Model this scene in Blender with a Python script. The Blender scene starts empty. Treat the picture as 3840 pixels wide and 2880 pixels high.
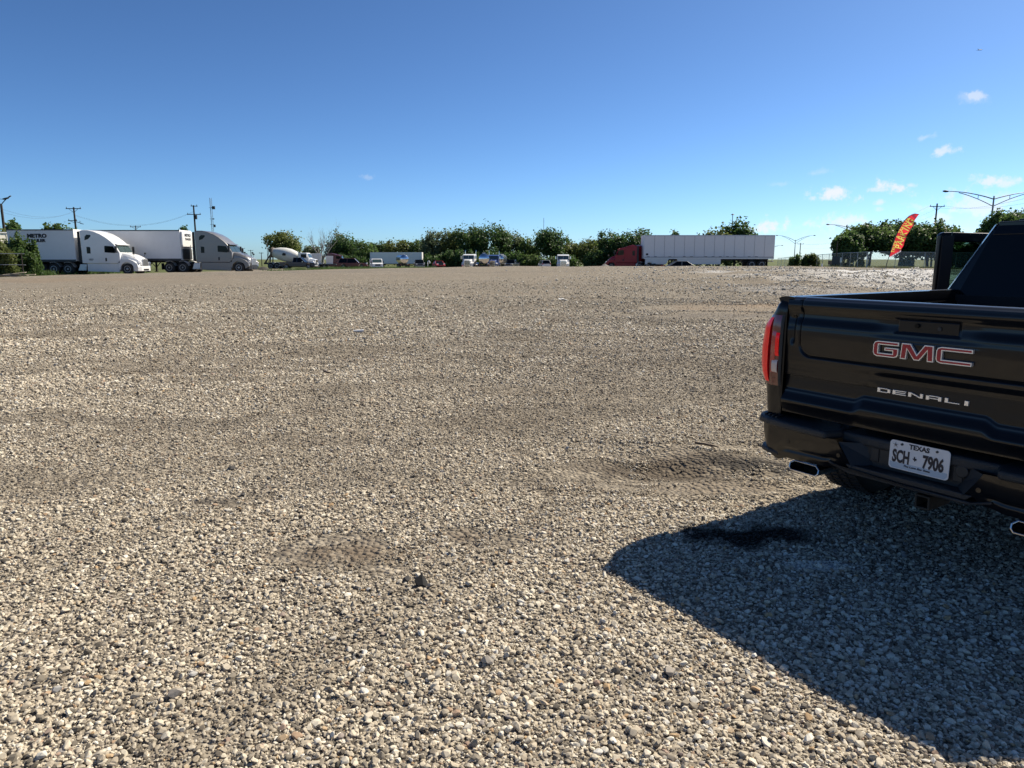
import bpy, bmesh, math, random
import numpy as np
from mathutils import Vector, Matrix

random.seed(7)
rng = np.random.default_rng(11)
SC = bpy.context.scene
COL = SC.collection
R = math.radians
PI = math.pi

# ------------------------------------------------------------------ camera
EYE = 1.62
PITCH = math.atan((1440 - 971) / 2662.0)
cam_d = bpy.data.cameras.new('camera')
cam_d.sensor_width = 36.0
cam_d.lens = 2662 / 3840 * 36
cam_d.clip_start = 0.05
cam_d.clip_end = 20000
cam = bpy.data.objects.new('camera', cam_d)
COL.objects.link(cam)
cam.location = (0, 0, EYE)
cam.rotation_euler = (PI / 2 - PITCH, 0, 0)
SC.camera = cam

# ------------------------------------------------------------------ sun, sky, exposure
SUN_AZ, SUN_EL = R(55.0), R(44.0)           # clockwise from +Y, above the horizon
SUN_DIR = Vector((math.sin(SUN_AZ) * math.cos(SUN_EL), math.cos(SUN_AZ) * math.cos(SUN_EL), math.sin(SUN_EL)))
sun_d = bpy.data.lights.new('sun', 'SUN')
sun_d.energy = 5.0
sun_d.angle = R(0.53)
sun_d.color = (1.0, 0.91, 0.76)
sun = bpy.data.objects.new('sun', sun_d)
COL.objects.link(sun)
sun.rotation_euler = SUN_DIR.to_track_quat('Z', 'Y').to_euler()

SC.view_settings.view_transform = 'Standard'
SC.view_settings.look = 'None'
SC.view_settings.exposure = 0.70
SC.view_settings.gamma = 1.0
SC.view_settings.use_curve_mapping = False
SC.render.engine = 'CYCLES'
SC.cycles.use_denoising = True
SC.cycles.max_bounces = 8
SC.cycles.transparent_max_bounces = 16

world = bpy.data.worlds.new('World')
SC.world = world
world.use_nodes = True
wt = world.node_tree
wt.nodes.clear()
SKY_STRENGTH = 0.060


def wn(kind, **kw):
    n = wt.nodes.new(kind)
    for k, v in kw.items():
        setattr(n, k, v)
    return n


w_out = wn('ShaderNodeOutputWorld')
w_bg = wn('ShaderNodeBackground')
w_bg.inputs['Strength'].default_value = SKY_STRENGTH
w_sky = wn('ShaderNodeTexSky')
w_sky.sky_type = 'NISHITA'
w_sky.sun_disc = False
w_sky.sun_elevation = SUN_EL
w_sky.sun_rotation = SUN_AZ
w_sky.altitude = 150
w_sky.air_density = 0.6
w_sky.dust_density = 0.5
w_sky.ozone_density = 5.0
w_hsv = wn('ShaderNodeGamma')          # a clear, deep midsummer sky
w_hsv.inputs['Gamma'].default_value = 1.20
wt.links.new(w_sky.outputs[0], w_hsv.inputs['Color'])
w_tint = wn('ShaderNodeMix', data_type='RGBA', blend_type='MULTIPLY')
w_tint.inputs['Factor'].default_value = 1.0
w_tint.inputs['B'].default_value = (0.84, 0.995, 1.02, 1)
wt.links.new(w_hsv.outputs[0], w_tint.inputs['A'])
w_geo = wn('ShaderNodeTexCoord')


def ray_dir(u, v):
    """direction of a spot in the sky, given in the photograph's own pixels"""
    a, b = (u - 1920) / 2662.0, (v - 1440) / 2662.0
    c, s = math.cos(PITCH), math.sin(PITCH)
    return Vector((a, c - b * s, -s - b * c)).normalized()


# small fair-weather clouds: (u, v, half width, half height, tilt, density)
CLOUDS = [
    (3130, 728, 66, 24, -8, 1.0), (3095, 742, 50, 10, 0, 0.7), (3345, 697, 55, 20, -20, 0.95), (3310, 711, 40, 8, 0, 0.6), (3418, 695, 18, 8, -12, 0.6),
    (3302, 760, 20, 9, 0, 0.7), (3295, 783, 16, 8, 0, 0.45), (3150, 832, 85, 24, 4, 0.8), (2875, 855, 60, 28, 5, 1.0),
    (2840, 860, 40, 20, 0, 0.5), (3535, 570, 28, 16, 20, 0.75), (3560, 566, 36, 13, 10, 0.7), (3470, 514, 26, 9, 15, 0.35),
    (3655, 360, 30, 12, -15, 0.6), (3635, 366, 50, 16, -15, 0.25), (3715, 678, 46, 14, -12, 0.85), (3790, 684, 52, 14, 8, 0.8),
    (3680, 770, 110, 36, -14, 0.75), (3740, 745, 90, 22, -5, 0.5), (3520, 816, 40, 15, 5, 0.6), (3440, 775, 38, 10, -12, 0.4),
    (1374, 664, 16, 10, 5, 0.22), (3030, 935, 190, 60, 0, 0.28), (3520, 880, 150, 40, 0, 0.3), (3080, 645, 30, 10, 0, 0.22), (2920, 690, 28, 8, 0, 0.2),
]
w_n = wn('ShaderNodeTexNoise')
w_n.inputs['Scale'].default_value = 80.0
w_n.inputs['Detail'].default_value = 6.0
w_n.inputs['Roughness'].default_value = 0.62
wt.links.new(w_geo.outputs['Generated'], w_n.inputs['Vector'])
w_nm = wn('ShaderNodeMapRange')
w_nm.inputs['From Min'].default_value = 0.25
w_nm.inputs['From Max'].default_value = 0.75
w_nm.inputs['To Min'].default_value = -0.95
w_nm.inputs['To Max'].default_value = 0.95
wt.links.new(w_n.outputs['Fac'], w_nm.inputs['Value'])
acc = None
for (u, v, hw, hh, tilt, dens) in CLOUDS:
    d = ray_dir(u, v)
    az = math.atan2(d.x, d.y)
    k = 1 / 2662.0 * math.cos(az)
    mp = wn('ShaderNodeMapping', vector_type='TEXTURE')
    mp.inputs['Location'].default_value = d
    mp.inputs['Rotation'].default_value = (0, R(-tilt), -az)
    mp.inputs['Scale'].default_value = (hw * k * 1.28, 1.0, hh * k * 1.28)
    wt.links.new(w_geo.outputs['Generated'], mp.inputs['Vector'])
    ln = wn('ShaderNodeVectorMath', operation='LENGTH')
    wt.links.new(mp.outputs[0], ln.inputs[0])
    ad = wn('ShaderNodeMath', operation='ADD')
    wt.links.new(ln.outputs['Value'], ad.inputs[0])
    wt.links.new(w_nm.outputs[0], ad.inputs[1])
    mr = wn('ShaderNodeMapRange', interpolation_type='SMOOTHERSTEP')
    mr.inputs['From Min'].default_value = 1.25
    mr.inputs['From Max'].default_value = -0.15
    mr.inputs['To Max'].default_value = dens * 0.88
    wt.links.new(ad.outputs[0], mr.inputs['Value'])
    if acc is None:
        acc = mr.outputs[0]
    else:
        mx = wn('ShaderNodeMath', operation='MAXIMUM')
        wt.links.new(acc, mx.inputs[0])
        wt.links.new(mr.outputs[0], mx.inputs[1])
        acc = mx.outputs[0]
w_mix = wn('ShaderNodeMix', data_type='RGBA')
wt.links.new(acc, w_mix.inputs['Factor'])
wt.links.new(w_tint.outputs['Result'], w_mix.inputs['A'])
w_mix.inputs['B'].default_value = (9.6, 9.7, 9.8, 1)
wt.links.new(w_mix.outputs['Result'], w_bg.inputs['Color'])
wt.links.new(w_bg.outputs[0], w_out.inputs['Surface'])


# ------------------------------------------------------------------ helpers
def tag(o, label=None, cat=None, group=None, kind=None):
    if label: o['label'] = label
    if cat: o['category'] = cat
    if group: o['group'] = group
    if kind: o['kind'] = kind
    return o


def thing(name, label, cat, loc=(0, 0, 0), rotz=0.0, group=None):
    o = bpy.data.objects.new(name, None)
    o.empty_display_size = 0.2
    COL.objects.link(o)
    o.location = loc
    o.rotation_euler = (0, 0, rotz)
    return tag(o, label, cat, group)


def copy_tree(o, parent=None):
    c = o.copy()
    COL.objects.link(c)
    c.parent = parent
    for ch in list(o.children):
        copy_tree(ch, c)
    return c


class MB:
    """collects shapes; build() links them as ONE mesh object"""
    def __init__(self):
        self.v, self.f = [], []

    def add(self, vs, fs):
        n = len(self.v)
        self.v += [tuple(p) for p in vs]
        self.f += [tuple(i + n for i in f) for f in fs]
        return self

    def box(self, c, s, rz=0.0, ry=0.0, rx=0.0):
        m = Matrix.Rotation(rz, 3, 'Z') @ Matrix.Rotation(ry, 3, 'Y') @ Matrix.Rotation(rx, 3, 'X')
        c = Vector(c)
        vs = [c + m @ Vector((x * s[0] / 2, y * s[1] / 2, z * s[2] / 2)) for z in (-1, 1) for y in (-1, 1) for x in (-1, 1)]
        return self.add(vs, [(0, 2, 3, 1), (4, 5, 7, 6), (0, 1, 5, 4), (2, 6, 7, 3), (0, 4, 6, 2), (1, 3, 7, 5)])

    def bar(self, p0, p1, w, t=None):
        p0, p1 = Vector(p0), Vector(p1)
        d = p1 - p0
        q = d.to_track_quat('Z', 'Y').to_matrix()
        t = t or w
        vs = [p + q @ Vector((x * w / 2, y * t / 2, 0)) for p in (p0, p1) for (x, y) in ((-1, -1), (1, -1), (1, 1), (-1, 1))]
        return self.add(vs, [(3, 2, 1, 0), (4, 5, 6, 7), (0, 1, 5, 4), (1, 2, 6, 5), (2, 3, 7, 6), (3, 0, 4, 7)])

    def prism(self, pts, a, b, axis='y', k=1.0, k2=None):
        """outline extruded from a to b; axis 'y' takes (x, z), 'x' takes (y, z), 'z' takes (x, y)"""
        n = len(pts)
        def P(p, t):
            if axis == 'y': return (p[0], t, p[1])
            if axis == 'x': return (t, p[0], p[1])
            return (p[0], p[1], t)
        vs = [P(p, a) for p in pts] + [P(p, b) for p in pts]
        fs = [tuple(range(n)), tuple(range(2 * n - 1, n - 1, -1))] + [(i, i + n, (i + 1) % n + n, (i + 1) % n) for i in range(n)]
        return self.add(vs, fs)

    def loft(self, rings, caps=True):
        n = len(rings[0])
        vs = [p for r in rings for p in r]
        fs = []
        for i in range(len(rings) - 1):
            for j in range(n):
                a, b = i * n + j, i * n + (j + 1) % n
                fs.append((a, b, b + n, a + n))
        if caps:
            fs.append(tuple(range(n - 1, -1, -1)))
            fs.append(tuple((len(rings) - 1) * n + j for j in range(n)))
        return self.add(vs, fs)

    def cyl(self, p0, p1, r0, r1=None, n=16, caps=True):
        r1 = r0 if r1 is None else r1
        p0, p1 = Vector(p0), Vector(p1)
        q = (p1 - p0).to_track_quat('Z', 'Y').to_matrix()
        rings = [[p + q @ Vector((math.cos(2 * PI * k / n) * r, math.sin(2 * PI * k / n) * r, 0)) for k in range(n)] for p, r in ((p0, r0), (p1, r1))]
        return self.loft(rings, caps)

    def lathe(self, prof, o, axis, n=24):
        """prof: (along, radius) pairs"""
        o = Vector(o)
        q = Vector(axis).normalized().to_track_quat('Z', 'Y').to_matrix()
        rings = [[o + q @ Vector((math.cos(2 * PI * k / n) * r, math.sin(2 * PI * k / n) * r, t)) for k in range(n)] for t, r in prof]
        return self.loft(rings, True)

    def tube(self, path, r, n=6):
        path = [Vector(p) for p in path]
        rings = []
        for i, p in enumerate(path):
            d = (path[min(i + 1, len(path) - 1)] - path[max(i - 1, 0)])
            q = d.to_track_quat('Z', 'Y').to_matrix()
            rr = r[i] if isinstance(r, (list, tuple)) else r
            rings.append([p + q @ Vector((math.cos(2 * PI * k / n) * rr, math.sin(2 * PI * k / n) * rr, 0)) for k in range(n)])
        return self.loft(rings, True)

    def grid(self, fn, nu, nv):
        vs = [fn(i / nu, j / nv) for j in range(nv + 1) for i in range(nu + 1)]
        fs = [(j * (nu + 1) + i, j * (nu + 1) + i + 1, (j + 1) * (nu + 1) + i + 1, (j + 1) * (nu + 1) + i) for j in range(nv) for i in range(nu)]
        return self.add(vs, fs)

    def mirror(self, ax=1):
        n = len(self.v)
        m = [tuple(-c if i == ax else c for i, c in enumerate(p)) for p in self.v]
        fs = [tuple(reversed(f)) for f in self.f]
        return self.add(m, fs)

    def build(self, name, mat, parent=None, smooth=None, bevel=0, segs=2, normals=True, loc=None):
        me = bpy.data.meshes.new(name)
        me.from_pydata(self.v, [], self.f)
        if normals:
            bm = bmesh.new()
            bm.from_mesh(me)
            bmesh.ops.recalc_face_normals(bm, faces=bm.faces)
            bm.to_mesh(me)
            bm.free()
        me.materials.append(mat)
        o = bpy.data.objects.new(name, me)
        COL.objects.link(o)
        if parent: o.parent = parent
        if loc: o.location = loc
        if smooth:
            me.polygons.foreach_set('use_smooth', [True] * len(me.polygons))
            me.set_sharp_from_angle(angle=R(smooth))
        if bevel:
            b = o.modifiers.new('edge', 'BEVEL')
            b.width, b.segments, b.limit_method, b.angle_limit = bevel, segs, 'ANGLE', R(32)
        return o


def mat(name, col, rough=0.6, metal=0.0, var=0.10, scale=6.0, coat=0.0, spec=0.5, bump=0.0, dirt=None, dirt_amt=0.0, coat_rough=0.05):
    """surface with its own grain: colour and roughness wander with noise, optional grime of a second colour"""
    m = bpy.data.materials.new(name)
    m.use_nodes = True
    t = m.node_tree
    p = t.nodes['Principled BSDF']
    tc = t.nodes.new('ShaderNodeTexCoord')
    no = t.nodes.new('ShaderNodeTexNoise')
    no.inputs['Scale'].default_value = scale
    no.inputs['Detail'].default_value = 5
    t.links.new(tc.outputs['Object'], no.inputs['Vector'])
    ra = t.nodes.new('ShaderNodeMix')
    ra.data_type = 'RGBA'
    c = col
    ra.inputs['A'].default_value = (*[max(0, x * (1 - var)) for x in c], 1)
    ra.inputs['B'].default_value = (*[min(1, x * (1 + var)) for x in c], 1)
    t.links.new(no.outputs['Fac'], ra.inputs['Factor'])
    last = ra.outputs['Result']
    if dirt:
        n2 = t.nodes.new('ShaderNodeTexNoise')
        n2.inputs['Scale'].default_value = scale * 0.45
        n2.inputs['Detail'].default_value = 8
        n2.inputs['Roughness'].default_value = 0.7
        t.links.new(tc.outputs['Object'], n2.inputs['Vector'])
        mr = t.nodes.new('ShaderNodeMapRange')
        mr.inputs['From Min'].default_value = 0.42
        mr.inputs['From Max'].default_value = 0.72
        mr.inputs['To Max'].default_value = dirt_amt
        t.links.new(n2.outputs['Fac'], mr.inputs['Value'])
        m2 = t.nodes.new('ShaderNodeMix')
        m2.data_type = 'RGBA'
        t.links.new(mr.outputs[0], m2.inputs['Factor'])
        t.links.new(last, m2.inputs['A'])
        m2.inputs['B'].default_value = (*dirt, 1)
        last = m2.outputs['Result']
    t.links.new(last, p.inputs['Base Color'])
    rr = t.nodes.new('ShaderNodeMapRange')
    rr.inputs['To Min'].default_value = max(0.02, rough * 0.85)
    rr.inputs['To Max'].default_value = min(1, rough * 1.15)
    t.links.new(no.outputs['Fac'], rr.inputs['Value'])
    t.links.new(rr.outputs[0], p.inputs['Roughness'])
    p.inputs['Metallic'].default_value = metal
    p.inputs['Specular IOR Level'].default_value = spec
    p.inputs['Coat Weight'].default_value = coat
    p.inputs['Coat Roughness'].default_value = coat_rough
    if bump:
        bu = t.nodes.new('ShaderNodeBump')
        bu.inputs['Strength'].default_value = bump
        bu.inputs['Distance'].default_value = 0.01
        t.links.new(no.outputs['Fac'], bu.inputs['Height'])
        t.links.new(bu.outputs[0], p.inputs['Normal'])
    return m


DUST = (0.30, 0.25, 0.19)
M = dict(
    white_paint=mat('white_paint', (0.78, 0.78, 0.77), 0.35, coat=0.5, var=0.03, dirt=DUST, dirt_amt=0.10, scale=1.5),
    silver_paint=mat('silver_paint', (0.21, 0.205, 0.20), 0.38, metal=0.35, coat=0.5, var=0.04, scale=2, dirt=DUST, dirt_amt=0.10),
    trailer_white=mat('trailer_white', (0.76, 0.76, 0.755), 0.5, var=0.03, scale=0.8, dirt=(0.38, 0.35, 0.31), dirt_amt=0.20),
    alloy=mat('alloy', (0.55, 0.56, 0.57), 0.42, metal=0.8, var=0.08, scale=3),
    chrome=mat('chrome', (0.80, 0.80, 0.80), 0.10, metal=1.0, var=0.03),
    bright_trim=mat('bright_trim', (0.86, 0.85, 0.83), 0.22, metal=0.55, var=0.03, coat=0.3),
    tank_steel=mat('tank_steel', (0.70, 0.70, 0.71), 0.16, metal=1.0, var=0.06, scale=1.2),
    rubber=mat('rubber', (0.018, 0.018, 0.019), 0.85, var=0.25, dirt=DUST, dirt_amt=0.22, scale=5),
    rubber_clean=mat('rubber_clean', (0.012, 0.012, 0.013), 0.8, var=0.2),
    rim_dull=mat('rim_dull', (0.42, 0.42, 0.42), 0.5, metal=0.5, var=0.1),
    rim_white=mat('rim_white', (0.6, 0.6, 0.58), 0.55, var=0.1),
    black_plastic=mat('black_plastic', (0.012, 0.013, 0.015), 0.55, var=0.15, scale=40, bump=0.05),
    chassis=mat('chassis', (0.014, 0.013, 0.013), 0.7, var=0.3, dirt=DUST, dirt_amt=0.12),
    dark_glass=mat('dark_glass', (0.004, 0.006, 0.008), 0.08, var=0.1, spec=0.18),
    screen_glass=mat('screen_glass', (0.04, 0.065, 0.065), 0.05, var=0.1, spec=0.8),
    maroon=mat('maroon', (0.10, 0.008, 0.014), 0.35, coat=0.6, var=0.08, dirt=DUST, dirt_amt=0.12),
    red_paint=mat('red_paint', (0.27, 0.006, 0.018), 0.4, coat=0.15, var=0.08, spec=0.25),
    bright_red=mat('bright_red', (0.40, 0.025, 0.020), 0.4, coat=0.5, var=0.08),
    navy=mat('navy', (0.010, 0.014, 0.035), 0.3, coat=0.7, var=0.1, dirt=DUST, dirt_amt=0.05),
    blue_paint=mat('blue_paint', (0.035, 0.060, 0.20), 0.3, coat=0.7, var=0.08),
    dark_car=mat('dark_car', (0.020, 0.022, 0.026), 0.28, coat=0.8, var=0.08),
    mixer_white=mat('mixer_white', (0.66, 0.66, 0.62), 0.5, var=0.06, dirt=(0.35, 0.31, 0.26), dirt_amt=0.35, scale=1.2),
    mixer_grime=mat('mixer_grime', (0.13, 0.105, 0.085), 0.85, var=0.35, scale=2),
    wood=mat('wood', (0.11, 0.075, 0.05), 0.85, var=0.3, scale=3),
    pole_wood=mat('pole_wood', (0.045, 0.036, 0.030), 0.9, var=0.3, scale=2),
    pole_steel=mat('pole_steel', (0.22, 0.23, 0.24), 0.5, metal=0.4, var=0.08),
    seam_grey=mat('seam_grey', (0.17, 0.17, 0.175), 0.6, var=0.08),
    dark_steel=mat('dark_steel', (0.05, 0.055, 0.06), 0.55, metal=0.3, var=0.1),
    galvanised=mat('galvanised', (0.40, 0.41, 0.42), 0.5, metal=0.5, var=0.12),
    bark=mat('bark', (0.075, 0.060, 0.048), 0.95, var=0.35, scale=3),
    dead_bark=mat('dead_bark', (0.27, 0.25, 0.23), 0.9, var=0.15, scale=2),
    shed_white=mat('shed_white', (0.72, 0.68, 0.58), 0.7, var=0.05, scale=0.8, dirt=(0.4, 0.36, 0.28), dirt_amt=0.3),
    lettering=mat('lettering', (0.010, 0.011, 0.016), 0.6, var=0.2),
    lamp_clear=mat('lamp_clear', (0.75, 0.75, 0.73), 0.12, var=0.04, coat=0.8),
    amber=mat('amber', (0.6, 0.2, 0.02), 0.2, var=0.05),
    sign_blue=mat('sign_blue', (0.035, 0.045, 0.06), 0.5, var=0.1),
    sign_brown=mat('sign_brown', (0.16, 0.11, 0.09), 0.6, var=0.1),
    sign_white=mat('sign_white', (0.75, 0.75, 0.74), 0.5, var=0.03),
    litter_white=mat('litter_white', (0.62, 0.62, 0.62), 0.6, var=0.04),
    dark_rock=mat('dark_rock', (0.045, 0.042, 0.040), 0.9, var=0.4, scale=20, bump=0.4),
    pale_rock=mat('pale_rock', (0.30, 0.265, 0.22), 0.9, var=0.25, scale=14, bump=0.4),
    planks=mat('planks', (0.30, 0.25, 0.19), 0.85, var=0.25, scale=4),
    lift_grey=mat('lift_grey', (0.20, 0.20, 0.19), 0.7, var=0.3, scale=2),
)


# value noise used for the lie of the land
def _hash(ix, iy, seed):
    h = (ix.astype(np.int64) * 374761393 + iy.astype(np.int64) * 668265263 + seed * 974711) & 0x7fffffff
    h = ((h ^ (h >> 13)) * 1274126177) & 0x7fffffff
    return ((h ^ (h >> 16)) & 0xffff) / 65535.0


def vnoise(x, y, seed=0):
    x, y = np.asarray(x, float), np.asarray(y, float)
    ix, iy = np.floor(x), np.floor(y)
    fx, fy = x - ix, y - iy
    fx, fy = fx * fx * (3 - 2 * fx), fy * fy * (3 - 2 * fy)
    a, b = _hash(ix, iy, seed), _hash(ix + 1, iy, seed)
    c, d = _hash(ix, iy + 1, seed), _hash(ix + 1, iy + 1, seed)
    return (a * (1 - fx) + b * fx) * (1 - fy) + (c * (1 - fx) + d * fx) * fy - 0.5


def sstep(a, b, x):
    t = np.clip((np.asarray(x, float) - a) / (b - a), 0, 1)
    return t * t * (3 - 2 * t)


def land(x, y):
    """height of the lot: flat by the pickup, a low rise across the middle, dropping away behind it"""
    x, y = np.asarray(x, float), np.asarray(y, float)
    A = 1.04 * np.exp(-0.5 * ((x - 8) / np.where(x < 8, 28.0, 33.0)) ** 2)
    front = np.exp(-0.5 * ((y - 60) / 19.0) ** 2)
    back = 0.18 * np.exp(-0.5 * (np.maximum(y - 60, 0) / 60.0) ** 2) + 0.82 * np.exp(-0.5 * ((y - 60) / 9.0) ** 2)
    z = A * np.where(y < 60, front, back)
    z = z + 0.42 * sstep(17, 26, x) * np.exp(-0.5 * ((y - 92) / 15.0) ** 2) * np.exp(-0.5 * ((x - 34) / 22.0) ** 2)
    z = z - 0.0115 * np.clip(y - 118, 0, 75)
    r = np.hypot(x, y)
    w = sstep(2.0, 9.0, r)
    z = z + w * (0.10 * vnoise(x * 0.16, y * 0.16, 1) + 0.055 * vnoise(x * 0.55, y * 0.55, 2)) * sstep(400, 120, r)
    z = z + 0.016 * vnoise(x * 2.1, y * 2.1, 3) * sstep(60, 20, r)
    # heaps of spread stone on the right of the lot
    hx = np.exp(-0.5 * (((x - 21) / 8.0) ** 2 + ((y - 39) / 9.0) ** 2))
    z = z + hx * (0.80 * np.abs(vnoise(x * 0.34, y * 0.30, 4)) + 0.45 * np.abs(vnoise(x * 0.8, y * 0.7, 5)) + 0.14 * vnoise(x * 2.0, y * 1.8, 7))
    # soft hollow with wheel ruts behind the pickup
    q = np.exp(-0.5 * (((x - 1.25) / 0.7) ** 2 + ((y - 5.4) / 0.45) ** 2))
    z = z - q * (0.035 + 0.22 * vnoise(x * 1.4 + y * 1.5, y * 5.5, 6))
    return z


def gz(x, y):
    return float(land(np.array([x]), np.array([y]))[0])


def bearing(u, D):
    """sideways offset of something D metres ahead that stands at column u of the photograph"""
    return (u - 1920) / 2700.0 * D


def height_at(v, D):
    b = (v - 1440) / 2662.0
    c, s = math.cos(PITCH), math.sin(PITCH)
    return EYE + D * (-s - b * c) / (c - b * s)
# ------------------------------------------------------------------ ground
ALB = 0.71           # one factor for the whole stone palette: crushed limestone, about 0.3 on average


def ground_material():
    m = bpy.data.materials.new('gravel_ground')
    m.use_nodes = True
    t = m.node_tree
    p = t.nodes['Principled BSDF']
    p.inputs['Roughness'].default_value = 0.95
    p.inputs['Specular IOR Level'].default_value = 0.15
    geo = t.nodes.new('ShaderNodeNewGeometry')
    L = t.links.new

    def node(k, **kw):
        n = t.nodes.new(k)
        for a, b in kw.items(): setattr(n, a, b)
        return n

    def noise(scale, detail=4, rough=0.6, stretch=None):
        n = node('ShaderNodeTexNoise')
        n.inputs['Scale'].default_value = scale
        n.inputs['Detail'].default_value = detail
        n.inputs['Roughness'].default_value = rough
        if stretch:
            mp = node('ShaderNodeMapping')
            mp.inputs['Scale'].default_value = stretch
            L(geo.outputs['Position'], mp.inputs['Vector'])
            L(mp.outputs[0], n.inputs['Vector'])
        else:
            L(geo.outputs['Position'], n.inputs['Vector'])
        return n.outputs['Fac']

    def rng_(v, a, b, c=0.0, d=1.0):
        n = node('ShaderNodeMapRange')
        n.inputs['From Min'].default_value = a
        n.inputs['From Max'].default_value = b
        n.inputs['To Min'].default_value = c
        n.inputs['To Max'].default_value = d
        L(v, n.inputs['Value'])
        return n.outputs[0]

    def mix(f, a, b, blend='MIX'):
        n = node('ShaderNodeMix', data_type='RGBA', blend_type=blend)
        if isinstance(f, float): n.inputs['Factor'].default_value = f
        else: L(f, n.inputs['Factor'])
        for s, v in (('A', a), ('B', b)):
            if isinstance(v, tuple): n.inputs[s].default_value = (*[ALB * q for q in v], 1)
            else: L(v, n.inputs[s])
        return n.outputs['Result']

    def math_(op, a, b):
        n = node('ShaderNodeMath', operation=op)
        for i, v in enumerate((a, b)):
            if isinstance(v, (int, float)): n.inputs[i].default_value = v
            else: L(v, n.inputs[i])
        return n.outputs[0]

    def patch(cx, cy, sx, sy, rot=0.0, soft=0.55, nz=1.0, freq=1.3):
        """an irregular stain lying on the ground at (cx, cy)"""
        mp = node('ShaderNodeMapping', vector_type='TEXTURE')
        mp.inputs['Location'].default_value = (cx, cy, 0)
        mp.inputs['Rotation'].default_value = (0, 0, rot)
        mp.inputs['Scale'].default_value = (sx, sy, 1e3)
        L(geo.outputs['Position'], mp.inputs['Vector'])
        ln = node('ShaderNodeVectorMath', operation='LENGTH')
        L(mp.outputs[0], ln.inputs[0])
        n = noise(freq / min(sx, sy), 5, 0.65)
        a = math_('ADD', ln.outputs['Value'], rng_(n, 0.2, 0.8, -nz, nz))
        return rng_(a, 1.0, 1.0 - soft, 0.0, 1.0)

    # crushed stone: cells of two sizes, each with its own tone
    def cells(scale):
        v = node('ShaderNodeTexVoronoi')
        v.inputs['Scale'].default_value = scale
        L(geo.outputs['Position'], v.inputs['Vector'])
        return v

    v1, v2 = cells(30.0), cells(11.0)
    ramp = node('ShaderNodeValToRGB')
    cr = ramp.color_ramp
    cr.elements[0].position, cr.elements[0].color = 0.0, (0.082, 0.072, 0.059, 1)
    cr.elements[1].position, cr.elements[1].color = 1.0, (0.48, 0.425, 0.34, 1)
    for pos, c in ((0.3, (0.245, 0.212, 0.166)), (0.6, (0.37, 0.32, 0.248)), (0.85, (0.53, 0.46, 0.355))):
        e = cr.elements.new(pos)
        e.color = (*[ALB * q for q in c], 1)
    sp = node('ShaderNodeSeparateColor')
    L(v1.outputs['Color'], sp.inputs[0])
    sp2 = node('ShaderNodeSeparateColor')
    L(v2.outputs['Color'], sp2.inputs[0])
    tone = math_('ADD', math_('MULTIPLY', sp.outputs[0], 0.62), math_('MULTIPLY', sp2.outputs[0], 0.38))
    L(tone, ramp.inputs['Fac'])
    col = ramp.outputs['Color']
    # fines and compacted tracks between the stones
    big = noise(0.22, 5, 0.62)
    strk = noise(1.0, 5, 0.6, (0.10, 0.55, 1))
    fine = rng_(math_('ADD', math_('MULTIPLY', big, 0.5), math_('MULTIPLY', strk, 0.5)), 0.44, 0.62)
    col = mix(math_('MULTIPLY', fine, 0.55), col, (0.31, 0.258, 0.19))
    n6 = noise(7.0, 5, 0.7)
    col = mix(math_('MULTIPLY', rng_(n6, 0.45, 0.75), 0.35), col, (0.16, 0.14, 0.12))
    # thin dark and pale streaks left by wheels
    s1 = rng_(noise(1.0, 6, 0.66, (0.06, 0.5, 1)), 0.56, 0.70)
    col = mix(math_('MULTIPLY', s1, 0.45), col, (0.14, 0.12, 0.105))
    s2 = rng_(noise(1.7, 6, 0.6, (0.06, 0.5, 1)), 0.60, 0.75)
    col = mix(math_('MULTIPLY', s2, 0.35), col, (0.52, 0.47, 0.40))
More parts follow.
